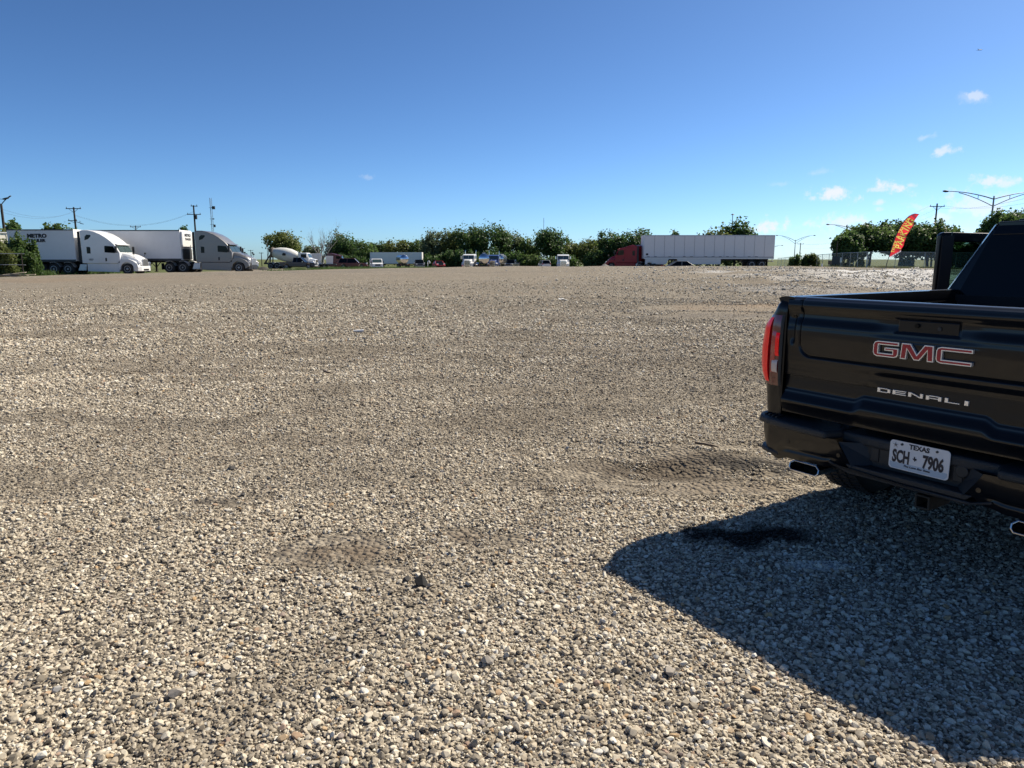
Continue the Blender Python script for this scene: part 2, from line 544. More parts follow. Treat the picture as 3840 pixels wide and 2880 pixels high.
    # stains and soils with shapes of their own
    for args, amt, c in (
        ((8.6, 22.0, 4.6, 2.6, 0, 0.8, 0.9), 0.6, (0.40, 0.29, 0.19)),          # tan soil by the pickup
        ((6.5, 19.0, 4.0, 0.9), 0.5, (0.20, 0.175, 0.15)),
        ((22, 39, 10.5, 10, 0, 0.6, 0.9), 0.9, (0.80, 0.79, 0.77)),  # spread pale stone
        ((12, 30, 3.5, 3.0, 0, 0.6, 1.1), 0.45, (0.45, 0.44, 0.43)),
        ((-30, 45, 16, 5, 0, 0.7, 0.8), 0.45, (0.33, 0.25, 0.175)),   # sandy strip by the trucks
        ((-14, 52, 12, 4, 0, 0.7, 0.8), 0.35, (0.22, 0.20, 0.175)),
        ((1.30, 5.50, 1.05, 0.38, -0.1, 0.7, 0.7), 0.85, (0.125, 0.10, 0.075)),
        ((1.55, 5.0, 0.8, 0.22, -0.1, 0.8, 0.6), 0.65, (0.25, 0.205, 0.155)),
        ((1.95, 5.50, 0.55, 0.18, -0.3, 0.6, 0.8), 0.9, (0.05, 0.045, 0.04)),
        ((1.41, 3.98, 0.37, 0.18, -0.1, 0.45, 0.8), 0.96, (0.006, 0.006, 0.006)),   # wet oil patch
        ((1.62, 3.55, 0.22, 0.08, 0, 0.6, 0.6), 0.8, (0.6, 0.6, 0.6)),
        ((-0.78, 3.75, 0.52, 0.26, 0.2, 0.8, 0.8), 0.85, (0.20, 0.155, 0.11)),
        ((-0.25, 3.95, 0.28, 0.16, 0, 0.8, 0.8), 0.6, (0.17, 0.13, 0.095)),
        ((-3.6, 6.9, 1.7, 0.45, 0.05, 0.8, 1.0), 0.45, (0.13, 0.115, 0.10)),
        ((-2.0, 4.6, 0.28, 0.09, 0.1, 0.7, 0.7), 0.75, (0.06, 0.055, 0.05)),
        ((-1.8, 6.2, 0.9, 0.2, 0.0, 0.8, 0.9), 0.4, (0.15, 0.13, 0.11)),
        ((1.0, 6.6, 1.2, 0.25, -0.1, 0.8, 0.9), 0.45, (0.15, 0.13, 0.11)),
        ((-5.0, 10.2, 2.6, 0.45, 0.15, 0.8, 1.0), 0.3, (0.15, 0.13, 0.115)),
        ((2.2, 12.2, 1.1, 0.35, -0.1, 0.8, 0.9), 0.55, (0.12, 0.105, 0.095)),
        ((3.2, 18.0, 2.6, 0.45, -0.1, 0.8, 0.9), 0.55, (0.13, 0.115, 0.10)),
        ((-2.2, 11.5, 3.4, 0.25, 0.35, 0.8, 0.8), 0.45, (0.14, 0.12, 0.105)),
        ((-10, 16.5, 5.0, 0.5, 0.1, 0.8, 1.0), 0.3, (0.14, 0.12, 0.105)),
        ((2.5, 21, 6.0, 0.4, 0.05, 0.8, 0.9), 0.4, (0.50, 0.45, 0.38)),
    ):
        col = mix(math_('MULTIPLY', patch(*args), amt), col, c)
    # the verges: grass behind the fence on the right and beyond the lot
    sx = node('ShaderNodeSeparateXYZ')
    L(geo.outputs['Position'], sx.inputs[0])
    edge_n = rng_(noise(0.35, 4), 0.2, 0.8, -2.5, 2.5)
    right = rng_(math_('ADD', math_('SUBTRACT', math_('ADD', math_('MULTIPLY', sx.outputs[0], 1.0), math_('MULTIPLY', sx.outputs[1], 0.9)), 112.5), edge_n), 0.0, 3.0)
    right = math_('MULTIPLY', right, rng_(sx.outputs[0], 36.0, 40.0))
    left = rng_(math_('ADD', math_('SUBTRACT', -38.0, sx.outputs[0]), edge_n), 0.0, 3.0)
    left = math_('MULTIPLY', left, rng_(sx.outputs[1], 54.0, 57.0))
    back = rng_(math_('ADD', math_('SUBTRACT', sx.outputs[1], 168.0), edge_n), 0.0, 6.0)
    g = math_('MAXIMUM', math_('MAXIMUM', right, left), back)
    gcol = mix(noise(1.2, 5, 0.7), (0.080, 0.115, 0.036), (0.20, 0.21, 0.085))
    col = mix(g, col, gcol)
    L(col, p.inputs['Base Color'])
    h = math_('ADD', math_('MULTIPLY', v1.outputs['Distance'], -0.6), math_('MULTIPLY', n6, 0.5))
    h = math_('ADD', h, math_('MULTIPLY', v2.outputs['Distance'], -0.5))
    b = node('ShaderNodeBump')
    b.inputs['Strength'].default_value = 1.0
    b.inputs['Distance'].default_value = 0.045
    L(h, b.inputs['Height'])
    L(b.outputs[0], p.inputs['Normal'])
    return m


def build_ground():
    front = np.linspace(R(-52), R(52), 300)
    rest = np.linspace(R(52), R(308), 90)[1:-1]
    th = np.concatenate([front, rest])
    rr = np.concatenate([[0.35], 0.8 * 1.0325 ** np.arange(0, 262)])
    rr[-1] = 4000.0
    na, nr = len(th), len(rr)
    X = rr[:, None] * np.sin(th)[None, :]
    Y = rr[:, None] * np.cos(th)[None, :]
    Z = land(X, Y)
    v = np.stack([X, Y, Z], -1).reshape(-1, 3)
    i, j = np.meshgrid(np.arange(nr - 1), np.arange(na), indexing='ij')
    j2 = (j + 1) % na
    f = np.stack([i * na + j, (i + 1) * na + j, (i + 1) * na + j2, i * na + j2], -1).reshape(-1, 4)
    verts = np.vstack([v, [[0, 0, float(land(0.0, 0.0))]]])
    faces = [tuple(q) for q in f] + [(len(v), k, (k + 1) % na) for k in range(na)]
    me = bpy.data.meshes.new('ground')
    me.from_pydata(verts.tolist(), [], faces)
    me.polygons.foreach_set('use_smooth', [True] * len(me.polygons))
    me.materials.append(ground_material())
    bm = bmesh.new(); bm.from_mesh(me)
    bmesh.ops.recalc_face_normals(bm, faces=bm.faces)
    bm.faces.ensure_lookup_table()
    if sum(fc.normal.z for fc in bm.faces) < 0:
        bmesh.ops.reverse_faces(bm, faces=bm.faces)
    bm.to_mesh(me); bm.free()
    o = bpy.data.objects.new('ground', me)
    COL.objects.link(o)
    tag(o, 'wide truck lot of compacted crushed stone with tracks and stains', kind='structure')


build_ground()


# ------------------------------------------------------------------ loose gravel (nobody could count it)
def stone_material():
    m = bpy.data.materials.new('crushed_stone')
    m.use_nodes = True
    t = m.node_tree
    p = t.nodes['Principled BSDF']
    p.inputs['Roughness'].default_value = 0.82
    p.inputs['Specular IOR Level'].default_value = 0.3
    a = t.nodes.new('ShaderNodeAttribute')
    a.attribute_type, a.attribute_name = 'INSTANCER', 'tint'
    r = t.nodes.new('ShaderNodeValToRGB')
    cr = r.color_ramp
    stops = [(0.0, (0.07, 0.060, 0.048)), (0.10, (0.18, 0.155, 0.120)), (0.22, (0.38, 0.325, 0.248)), (0.40, (0.57, 0.488, 0.365)), (0.58, (0.71, 0.62, 0.475)),
             (0.72, (0.83, 0.745, 0.59)), (0.84, (0.93, 0.87, 0.74)), (0.90, (0.56, 0.38, 0.20)), (0.94, (0.44, 0.31, 0.23)), (0.97, (0.32, 0.31, 0.29)), (1.0, (0.95, 0.91, 0.82))]
    stops = [(q, tuple(ALB * v for v in c)) for q, c in stops]
    cr.elements[0].position, cr.elements[0].color = stops[0][0], (*stops[0][1], 1)
    cr.elements[1].position, cr.elements[1].color = stops[-1][0], (*stops[-1][1], 1)
    for pos, c in stops[1:-1]:
        e = cr.elements.new(pos)
        e.color = (*c, 1)
    t.links.new(a.outputs['Fac'], r.inputs['Fac'])
    tc = t.nodes.new('ShaderNodeTexCoord')
    n = t.nodes.new('ShaderNodeTexNoise')
    n.inputs['Scale'].default_value = 3.0
    n.inputs['Detail'].default_value = 5
    t.links.new(tc.outputs['Object'], n.inputs['Vector'])
    g = t.nodes.new('ShaderNodeMapRange')
    g.inputs['To Min'].default_value = 0.72
    g.inputs['To Max'].default_value = 1.25
    t.links.new(n.outputs['Fac'], g.inputs['Value'])
    mx = t.nodes.new('ShaderNodeMix')
    mx.data_type, mx.blend_type = 'RGBA', 'MULTIPLY'
    mx.inputs['Factor'].default_value = 1.0
    t.links.new(r.outputs['Color'], mx.inputs['A'])
    t.links.new(g.outputs[0], mx.inputs['B'])
    d = t.nodes.new('ShaderNodeAttribute')
    d.attribute_type, d.attribute_name = 'INSTANCER', 'soil'
    m2 = t.nodes.new('ShaderNodeMix')
    m2.data_type = 'RGBA'
    t.links.new(d.outputs['Fac'], m2.inputs['Factor'])
    t.links.new(mx.outputs['Result'], m2.inputs['A'])
    m2.inputs['B'].default_value = (0.124, 0.096, 0.065, 1)
    o_ = t.nodes.new('ShaderNodeAttribute')
    o_.attribute_type, o_.attribute_name = 'INSTANCER', 'oil'
    m3 = t.nodes.new('ShaderNodeMix')
    m3.data_type = 'RGBA'
    t.links.new(o_.outputs['Fac'], m3.inputs['Factor'])
    t.links.new(m2.outputs['Result'], m3.inputs['A'])
    m3.inputs['B'].default_value = (0.008, 0.008, 0.008, 1)
    t.links.new(m3.outputs['Result'], p.inputs['Base Color'])
    return m


STONE = stone_material()


def stones_object(name, label, x, y, z, scl, rot, tint, soil, oil):
    N, NV = len(x), 10
    me = bpy.data.meshes.new(name)
    me.vertices.add(N)
    me.vertices.foreach_set('co', np.stack([x, y, z], 1).ravel())
    for nm, kind, data in (('rot', 'FLOAT_VECTOR', rot), ('scl', 'FLOAT_VECTOR', scl), ('tint', 'FLOAT', tint), ('soil', 'FLOAT', soil), ('oil', 'FLOAT', oil)):
        at = me.attributes.new(nm, kind, 'POINT')
        at.data.foreach_set('vector' if kind == 'FLOAT_VECTOR' else 'value', data.astype(np.float32).ravel())
    at = me.attributes.new('pick', 'INT', 'POINT')
    at.data.foreach_set('value', rng.integers(0, NV, N).astype(np.int32))
    me.materials.append(STONE)
    o = bpy.data.objects.new(name, me)
    COL.objects.link(o)
    tag(o, label, 'gravel', kind='stuff')
    return scatter(o, STONE, NV, N)


def ell(x, y, cx, cy, sx, sy, nz=0.5, f=1.2, seed=20):
    d = np.hypot((x - cx) / sx, (y - cy) / sy) + nz * 2 * vnoise(x * f / min(sx, sy), y * f / min(sx, sy), seed)
    return np.clip((1.05 - d) / 0.5, 0, 1)


def build_gravel():
    pts, half = [], R(45)
    bands = [(0.9, 3.0, 12500), (3.0, 5.0, 9000), (5.0, 8.0, 5200), (8.0, 12.0, 2800), (12.0, 18.0, 1200), (18.0, 27.0, 480), (27.0, 45.0, 150)]
    for a, b, n in bands:
        k = int((b * b - a * a) * half * n)
        r = np.sqrt(rng.uniform(a * a, b * b, k))
        th = rng.uniform(-half, half, k)
        pts.append(np.stack([r * np.sin(th), r * np.cos(th), r], 1))
    P = np.vstack(pts)
    x, y, r = P[:, 0], P[:, 1], P[:, 2]
    N = len(x)
    base = 0.5 * np.exp(np.clip(rng.normal(-0.12, 0.42, N), -1, 0.85))
    s = 0.0142 * base * 2
    s *= 1 + 1.0 * sstep(5, 16, r) + 0.55 * sstep(14, 26, r)
    # worn places where fines replace the loose stone
    soil = np.zeros(N)
    for c in ((1.30, 5.50, 1.15, 0.42), (1.50, 5.0, 1.0, 0.30), (-0.78, 3.75, 0.5, 0.26), (-0.25, 3.95, 0.3, 0.18), (-3.6, 6.9, 1.8, 0.4), (-2.0, 4.6, 0.3, 0.1),
              (-1.8, 6.2, 1.0, 0.25), (-5.0, 10.2, 3.1, 0.45), (2.2, 12.2, 1.2, 0.4), (3.2, 18, 2.7, 0.6), (-2.2, 11.5, 3.0, 0.3), (6.5, 19, 4.0, 1.2), (8.0, 21.5, 4.2, 2.2), (-10, 16.5, 6, 0.5),
              (1.9, 5.55, 0.4, 0.16)):
        soil = np.maximum(soil, ell(x, y, *c, nz=0.9) * (0.88 if c[1] < 6.0 or c[1] > 18.5 else 0.42))
    track = np.clip((vnoise(x * 0.30, y * 0.55, 31) + vnoise(x * 0.9, y * 1.6, 32) * 0.8) * 2.2 - 0.10, 0, 1)
    tyre = np.zeros(N)
    for (cx_, cy_, rad) in ((-21, 29, 20.6), (-21, 29, 22.5), (17, -7, 20.2), (17, -7, 22.1), (-6, -30, 41.0), (-6, -30, 42.9), (3, 60, 47.5), (3, 60, 49.4)):
        d_ = np.abs(np.hypot(x - cx_, y - cy_) - rad + 0.25 * vnoise(x * 0.3, y * 0.3, 70))
        tyre = np.maximum(tyre, np.clip(1.25 - d_ / 0.17, 0, 1) * np.clip(0.75 + 1.6 * vnoise(x * 0.22, y * 0.22, 71), 0, 1))
    soil = np.clip(np.maximum(np.maximum(soil, track * 0.55), tyre * 0.42), 0, 0.9)
    oil = ell(x, y, 1.41, 3.98, 0.37, 0.18, 0.55) * 0.97
    far_ = sstep(17, 44, r + 14 * vnoise(x * 0.12, y * 0.12, 50) + 6 * vnoise(x * 0.5, y * 0.5, 51))
    keep = (rng.random(N) > np.where(soil > 0.6, soil * 0.95, soil * 0.45)) & (rng.random(N) > far_)
    s = s * (1 - 0.42 * soil)
    lean = vnoise(x * 0.8, y * 0.8, 40)
    tint = np.clip(rng.beta(1.55, 1.45, N) * 0.86 + 0.10 * lean, 0, 0.86)
    odd = rng.random(N)
    tint = np.where(odd > 0.93, 0.86 + 0.14 * rng.random(N), tint)
    pale = ell(x, y, 1.62, 3.55, 0.22, 0.09, 0.3)
    tint = np.where(pale > 0.5, 0.8, tint)
    P, x, y, s, soil, oil, tint, r = P[keep], x[keep], y[keep], s[keep], soil[keep], oil[keep], tint[keep], r[keep]
    N = len(x)
    z = land(x, y) + rng.uniform(-0.28, 0.40, N) * s
    scl = np.stack([s * rng.uniform(0.8, 1.5, N), s * rng.uniform(0.75, 1.15, N), s * rng.uniform(0.42, 0.82, N)], 1)
    rot = np.stack([rng.normal(0, 0.38, N), rng.normal(0, 0.38, N), rng.uniform(0, 2 * PI, N)], 1)
    return stones_object('gravel', 'loose beige and grey crushed stone covering the lot', x, y, z, scl, rot, tint, soil, oil)


def scatter(o, sm, NV, N):
    g = bpy.data.node_groups.new('scatter_stone', 'GeometryNodeTree')
    g.interface.new_socket('Geometry', in_out='INPUT', socket_type='NodeSocketGeometry')
    g.interface.new_socket('Geometry', in_out='OUTPUT', socket_type='NodeSocketGeometry')
    gi, go = g.nodes.new('NodeGroupInput'), g.nodes.new('NodeGroupOutput')
    L = g.links.new
    iop = g.nodes.new('GeometryNodeInstanceOnPoints')
    g2i = g.nodes.new('GeometryNodeGeometryToInstance')
    for k in range(NV):
        ico = g.nodes.new('GeometryNodeMeshIcoSphere')
        ico.inputs['Radius'].default_value = 0.5
        ico.inputs['Subdivisions'].default_value = 2
        rv = g.nodes.new('FunctionNodeRandomValue')
        rv.data_type = 'FLOAT'
        rv.inputs['Seed'].default_value = 17 * k + 3
        for sck in rv.inputs:
            if sck.type == 'VALUE' and sck.name == 'Min': sck.default_value = -0.62
            if sck.type == 'VALUE' and sck.name == 'Max': sck.default_value = 0.12
        ps = g.nodes.new('GeometryNodeInputPosition')
        vm = g.nodes.new('ShaderNodeVectorMath')
        vm.operation = 'SCALE'
        L(ps.outputs[0], vm.inputs[0])
        fo = [q for q in rv.outputs if q.type == 'VALUE'][0]
        L(fo, vm.inputs['Scale'])
        sp = g.nodes.new('GeometryNodeSetPosition')
        L(ico.outputs['Mesh'], sp.inputs['Geometry'])
        L(vm.outputs[0], sp.inputs['Offset'])
        ch = g.nodes.new('GeometryNodeConvexHull')
        L(sp.outputs[0], ch.inputs[0])
        st = g.nodes.new('GeometryNodeSetMaterial')
        st.inputs['Material'].default_value = sm
        L(ch.outputs[0], st.inputs['Geometry'])
        L(st.outputs[0], g2i.inputs[0])
    L(gi.outputs[0], iop.inputs['Points'])
    L(g2i.outputs[0], iop.inputs['Instance'])
    iop.inputs['Pick Instance'].default_value = True

    def named(nm, kind):
        a = g.nodes.new('GeometryNodeInputNamedAttribute')
        a.data_type = kind
        a.inputs['Name'].default_value = nm
        return a.outputs['Attribute']

    L(named('pick', 'INT'), iop.inputs['Instance Index'])
    e2r = g.nodes.new('FunctionNodeEulerToRotation')
    L(named('rot', 'FLOAT_VECTOR'), e2r.inputs[0])
    L(e2r.outputs[0], iop.inputs['Rotation'])
    L(named('scl', 'FLOAT_VECTOR'), iop.inputs['Scale'])
    L(iop.outputs[0], go.inputs[0])
    md = o.modifiers.new('scatter', 'NODES')
    md.node_group = g
    return N


N_STONES = build_gravel()


def build_rubble():
    n = 22000
    x, y = rng.normal(21, 7.0, n), rng.normal(39, 8.0, n)
    ok = (vnoise(x * 0.3, y * 0.3, 61) > -0.16) & (y > 27)
    x, y = x[ok], y[ok]
    n = len(x)
    s = 0.046 * np.exp(np.clip(rng.normal(0, 0.5, n), -1.2, 1.15))
    z = land(x, y) + rng.uniform(-0.1, 0.3, n) * s
    scl = np.stack([s * rng.uniform(0.9, 1.6, n), s * rng.uniform(0.8, 1.2, n), s * rng.uniform(0.5, 0.9, n)], 1)
    rot = np.stack([rng.normal(0, 0.5, n), rng.normal(0, 0.5, n), rng.uniform(0, 2 * PI, n)], 1)
    tint = np.where(rng.random(n) > 0.25, rng.uniform(0.78, 0.85, n), rng.uniform(0.15, 0.6, n))
    return stones_object('rubble', 'rough pale rubble spread in low heaps on the right of the lot', x, y, z, scl, rot, tint, np.zeros(n), np.zeros(n))


build_rubble()
# ------------------------------------------------------------------ lettering
def text_mesh(name, body, size, matl, parent, at, rot=(PI / 2, 0, 0), sx=1.0, bold=0.0, depth=0.001, align='CENTER', shear=0.0):
    c = bpy.data.curves.new(name, 'FONT')
    c.body, c.size, c.align_x, c.align_y = body, size, align, 'CENTER'
    c.extrude, c.offset, c.shear = depth, bold, shear
    c.resolution_u = 3
    tmp = bpy.data.objects.new(name, c)
    me = bpy.data.meshes.new_from_object(tmp)
    bpy.data.objects.remove(tmp)
    me.name = name
    for v in me.vertices: v.co.x *= sx
    me.materials.clear()
    me.materials.append(matl)
    o = bpy.data.objects.new(name, me)
    COL.objects.link(o)
    o.parent, o.location, o.rotation_euler = parent, at, rot
    return o


def inset(pts, d):
    """outline drawn d inside another (counter-clockwise) outline"""
    out, n = [], len(pts)
    area = sum(pts[i][0] * pts[(i + 1) % n][1] - pts[(i + 1) % n][0] * pts[i][1] for i in range(n))
    sg = 1 if area > 0 else -1
    for i in range(n):
        p0, p1, p2 = Vector(pts[i - 1]), Vector(pts[i]), Vector(pts[(i + 1) % n])
        a, b = (p1 - p0).normalized(), (p2 - p1).normalized()
        na, nb = Vector((-a.y, a.x)) * sg, Vector((-b.y, b.x)) * sg
        m = na + nb
        m = m / max(0.35, m.dot(na)) if m.length > 1e-6 else na
        out.append(tuple(p1 + m * d))
    return out


# ------------------------------------------------------------------ the black pickup in front
M['black_paint'] = mat('black_paint', (0.0035, 0.0042, 0.006), 0.30, coat=0.42, var=0.15, scale=9, spec=0.16, dirt=(0.03, 0.027, 0.022), dirt_amt=0.05, coat_rough=0.06)
M['lens_red'] = mat('lens_red', (0.55, 0.004, 0.006), 0.22, coat=0.15, var=0.06, spec=0.3)
for _k, _c, _e in (('lens_red', (1.0, 0.0, 0.004), 0.10),):       # faint emission added for daylight glowing through the red lens
    _p = M[_k].node_tree.nodes['Principled BSDF']
    _p.inputs['Emission Color'].default_value = (*_c, 1)
    _p.inputs['Emission Strength'].default_value = _e
M['lens_dark_red'] = mat('lens_dark_red', (0.11, 0.006, 0.010), 0.14, coat=0.9, var=0.1)
M['lens_mid_red'] = mat('lens_mid_red', (0.34, 0.010, 0.016), 0.14, coat=0.9, var=0.06)
M['lens_white'] = mat('lens_white', (0.50, 0.42, 0.40), 0.2, coat=0.8, var=0.05)
M['emblem_red'] = mat('emblem_red', (0.36, 0.004, 0.014), 0.3, coat=0.2, var=0.04)
M['plate_white'] = mat('plate_white', (0.66, 0.66, 0.67), 0.35, var=0.03, coat=0.2)
M['plate_blue'] = mat('plate_blue', (0.36, 0.46, 0.56), 0.35, var=0.03, coat=0.2)
M['plate_ink'] = mat('plate_ink', (0.012, 0.010, 0.020), 0.5, var=0.1)
M['tip_steel'] = mat('tip_steel', (0.42, 0.42, 0.43), 0.2, metal=1.0, var=0.05)
M['bed_liner'] = mat('bed_liner', (0.010, 0.010, 0.011), 0.9, var=0.3, scale=60, bump=0.2)
M['pad'] = mat('pad', (0.014, 0.016, 0.019), 0.6, var=0.15, scale=90, bump=0.3)
M['cabin_dark'] = mat('cabin_dark', (0.012, 0.012, 0.013), 0.8, var=0.2)


def window_glass(name, tint, gloss=0.08):
    m = bpy.data.materials.new(name)
    m.use_nodes = True
    t = m.node_tree
    t.nodes.remove(t.nodes['Principled BSDF'])
    tr = t.nodes.new('ShaderNodeBsdfTransparent')
    no = t.nodes.new('ShaderNodeTexNoise')
    no.inputs['Scale'].default_value = 4
    mx0 = t.nodes.new('ShaderNodeMix')
    mx0.data_type = 'RGBA'
    mx0.inputs['A'].default_value = (*[x * 0.92 for x in tint], 1)
    mx0.inputs['B'].default_value = (*tint, 1)
    t.links.new(no.outputs['Fac'], mx0.inputs['Factor'])
    t.links.new(mx0.outputs['Result'], tr.inputs['Color'])
    gl = t.nodes.new('ShaderNodeBsdfGlossy')
    gl.inputs['Roughness'].default_value = 0.02
    fr = t.nodes.new('ShaderNodeFresnel')
    fr.inputs['IOR'].default_value = 1.45
    mx = t.nodes.new('ShaderNodeMixShader')
    t.links.new(fr.outputs[0], mx.inputs['Fac'])
    t.links.new(tr.outputs[0], mx.inputs[1])
    t.links.new(gl.outputs[0], mx.inputs[2])
    t.links.new(mx.outputs[0], t.nodes['Material Output'].inputs['Surface'])
    return m


M['door_glass'] = window_glass('door_glass', (0.30, 0.42, 0.38))


def interp(pts, t):
    if t <= pts[0][0]: return pts[0][1]
    for (a, va), (b, vb) in zip(pts, pts[1:]):
        if t <= b:
            k = (t - a) / (b - a)
            k = k * k * (3 - 2 * k)
            return va + (vb - va) * k
    return pts[-1][1]


def ss(a, b, x):
    t = min(1, max(0, (x - a) / (b - a)))
    return t * t * (3 - 2 * t)


GATE_PROFILE = [(0.70, 0.006), (0.79, 0.026), (0.80, 0.025), (0.862, -0.004), (0.880, -0.010), (0.97, -0.013), (0.99, -0.012), (1.028, 0.006), (1.048, 0.007),
                (1.20, 0.016), (1.228, 0.014), (1.285, -0.005), (1.30, -0.006), (1.350, 0.015), (1.378, 0.010), (1.392, -0.012), (1.398, -0.03)]
GATE_PLAIN = [(0.70, 0.006), (0.79, 0.026), (0.80, 0.025), (0.862, -0.002), (0.880, -0.004), (0.97, 0.002), (0.99, 0.003), (1.028, 0.006), (1.048, 0.007),
              (1.20, 0.014), (1.228, 0.010), (1.285, 0.002), (1.30, 0.002), (1.350, 0.015), (1.378, 0.010), (1.392, -0.012), (1.398, -0.03)]


def gate_out(x, z):
    """how far the tailgate's outer skin stands out at (x, z)"""
    ax = abs(x)
    zl = z + 0.030 * ss(0.30, 0.37, ax) * ss(0.96, 0.90, z) * ss(0.74, 0.80, z)
    full = interp(GATE_PROFILE, zl)
    plain = interp(GATE_PLAIN, zl)
    w = 1.0
    if 0.93 < z < 1.03: w = ss(0.30, 0.17, -x) if x < 0 else ss(0.95, 0.5, x)       # scoop over the lettering
    if 1.19 < z < 1.325: w = ss(0.19, 0.30, ax)                                     # flat round the handle
    if z > 1.0 and ax > 0.70: w *= ss(0.80, 0.74, ax)
    d = plain + (full - plain) * w
    d += 0.020 * (1 - (x / 0.83) ** 2) - 0.02
    # panel gap: a rounded frame
    fx, fz = ax - 0.731, 1.055 - z
    r = 0.075
    qx, qz = fx + r, fz + r
    dist = (math.hypot(max(qx, 0), max(qz, 0)) + min(max(qx, qz), 0) - r)
    d -= 0.012 * max(0, 1 - abs(dist) / 0.0085)
    # vertical fold beside the lamps
    d -= 0.016 * math.exp(-((ax - 0.785) / 0.014) ** 2) * ss(1.10, 1.16, z) * ss(1.30, 1.27, z)
    # handle recess
    hx, hz = ax - 0.165, abs(z - 1.277) - 0.042
    d -= 0.008 * (1 - ss(-0.012, 0.002, max(hx, hz)))
    return d


truck = thing('pickup_truck', 'glossy black pickup truck seen from behind with its driver door open', 'pickup truck', (2.10, 3.58, 0.0), -R(57.3))

g = MB()
NXg, NZg = 300, 150


def gate_pt(i, j):
    x = -0.826 + 1.652 * i
    z = 0.70 + 0.698 * j
    return (x, -gate_out(x, z), z)


g.grid(gate_pt, NXg, NZg)
top = [gate_pt(i / NXg, 1.0) for i in range(NXg + 1)]
base = len(g.v)
g.v += [(x, 0.075, 1.398) for (x, y, z) in top] + [(x, 0.085, 0.70) for (x, y, z) in top]
r0 = NZg * (NXg + 1)
for i in range(NXg):
    g.f += [(r0 + i, r0 + i + 1, base + i + 1, base + i), (base + i, base + i + 1, base + NXg + 1 + i + 1, base + NXg + 1 + i), (i + 1, i, base + NXg + 1 + i, base + NXg + 1 + i + 1)]
tailgate = g.build('tailgate', M['black_paint'], truck, smooth=50)

# badge letters
H = 0.083
G_ = [(.136, H), (.024, H), (.007, H - .006), (0, H - .021), (0, .021), (.007, .006), (.024, 0), (.116, 0), (.130, .006), (.136, .018), (.136, .051), (.062, .051), (.062, .034), (.106, .034), (.106, .020), (.029, .020), (.029, H - .020), (.136, H - .020)]
M_ = [(0, 0), (.004, H), (.050, H), (.085, .030), (.120, H), (.164, H), (.168, 0), (.137, 0), (.135, .054), (.099, 0), (.071, 0), (.033, .054), (.031, 0)]
C_ = [(.168, H), (.024, H), (.007, H - .006), (0, H - .021), (0, .021), (.007, .006), (.024, 0), (.168, 0), (.168, .020), (.029, .020), (.029, H - .020), (.168, H - .020)]
x0 = -0.258
for pts, off in ((G_, 0.0), (M_, 0.147), (C_, 0.325)):
    P = [(x0 + off + a, 1.109 + b) for a, b in pts]
    MB().prism(P, -0.002, -0.030).build('badge_letter', M['bright_trim'], tailgate, bevel=0.0012)
    MB().prism(inset(P, 0.0054), -0.028, -0.0318).build('letter_face', M['emblem_red'], tailgate)
# trim letters
hz, tv, th = 0.0235, 0.015, 0.0048


def trim(boxes=(), polys=()):
    b = MB()
    for (xa, za, xb, zb) in boxes:
        b.box(((xa + xb) / 2, -0.003, (za + zb) / 2), (xb - xa, 0.014, zb - za))
    for p in polys: b.prism(p, 0.004, -0.010)
    return b


for off, b in ((0.0, trim([(0, 0, tv, hz), (.055, .002, .070, hz - .002), (tv, hz - th, .055, hz), (tv, 0, .055, th)])),
               (0.083, trim([(0, 0, tv, hz), (tv, hz - th, .070, hz), (tv, (hz - th) / 2, .068, (hz + th) / 2), (tv, 0, .070, th)])),
               (0.166, trim([(0, 0, tv, hz), (.060, 0, .074, hz)], [[(tv, hz), (tv, hz - .006), (.060, 0), (.060, .006)]])),
               (0.256, trim([(0, 0, tv, hz - .002), (.060, 0, .075, hz - .002), (tv, hz - th, .060, hz), (tv, .007, .060, .007 + th)])),
               (0.348, trim([(0, 0, tv, hz), (tv, 0, .070, th)])),
               (0.440, trim([(0, 0, .018, hz)]))):
    o = b.build('trim_letter', M['bright_trim'], tailgate, bevel=0.0008)
    o.location = (-0.232 + off, 0.012, 0.913 - 0.00 * off)
# handle and camera
MB().box((0, 0.006, 1.277), (0.30, 0.012, 0.066)).build('gate_handle', M['black_paint'], tailgate, bevel=0.006)
MB().cyl((-0.05, 0.0, 1.283), (-0.05, -0.012, 1.283), 0.013, 0.011, 20).build('reversing_camera', M['dark_glass'], tailgate, smooth=40)
MB().cyl((0.06, 0.0, 1.275), (0.06, -0.006, 1.275), 0.010, 0.010, 16).build('lock_button', M['black_plastic'], tailgate, smooth=40)

# ---- bed sides
SIDE_PROF = [(0.60, -0.030), (0.70, -0.004), (0.85, 0.012), (1.0, 0.026), (1.06, 0.028), (1.2, 0.016), (1.29, -0.012), (1.345, -0.045), (1.375, -0.075), (1.392, -0.105)]
PLAN = [(-0.832, 0.010), (-0.845, 0.001), (-0.90, 0.002), (-0.940, 0.018), (-0.968, 0.050), (-0.984, 0.10), (-0.990, 0.18), (-0.990, 0.6), (-0.990, 1.96)]


def plan_at(t):
    seg = [0.0]
    for a, b in zip(PLAN, PLAN[1:]): seg.append(seg[-1] + math.hypot(b[0] - a[0], b[1] - a[1]))
    d = t
    for i in range(len(PLAN) - 1):
        if d <= seg[i + 1] or i == len(PLAN) - 2:
            k = min(1, (d - seg[i]) / (seg[i + 1] - seg[i]))
            return (PLAN[i][0] + (PLAN[i + 1][0] - PLAN[i][0]) * k, PLAN[i][1] + (PLAN[i + 1][1] - PLAN[i][1]) * k)


def side_pt(t, z, out=0.0):
    x, y = plan_at(t)
    w = ss(0.02, 0.16, t)
    nx, ny = -w, -(1 - w)
    return (x - w * interp(SIDE_PROF, z) + nx * out, y + ny * out + 0.03 * ss(1.33, 1.395, z) * (1 - w), z)


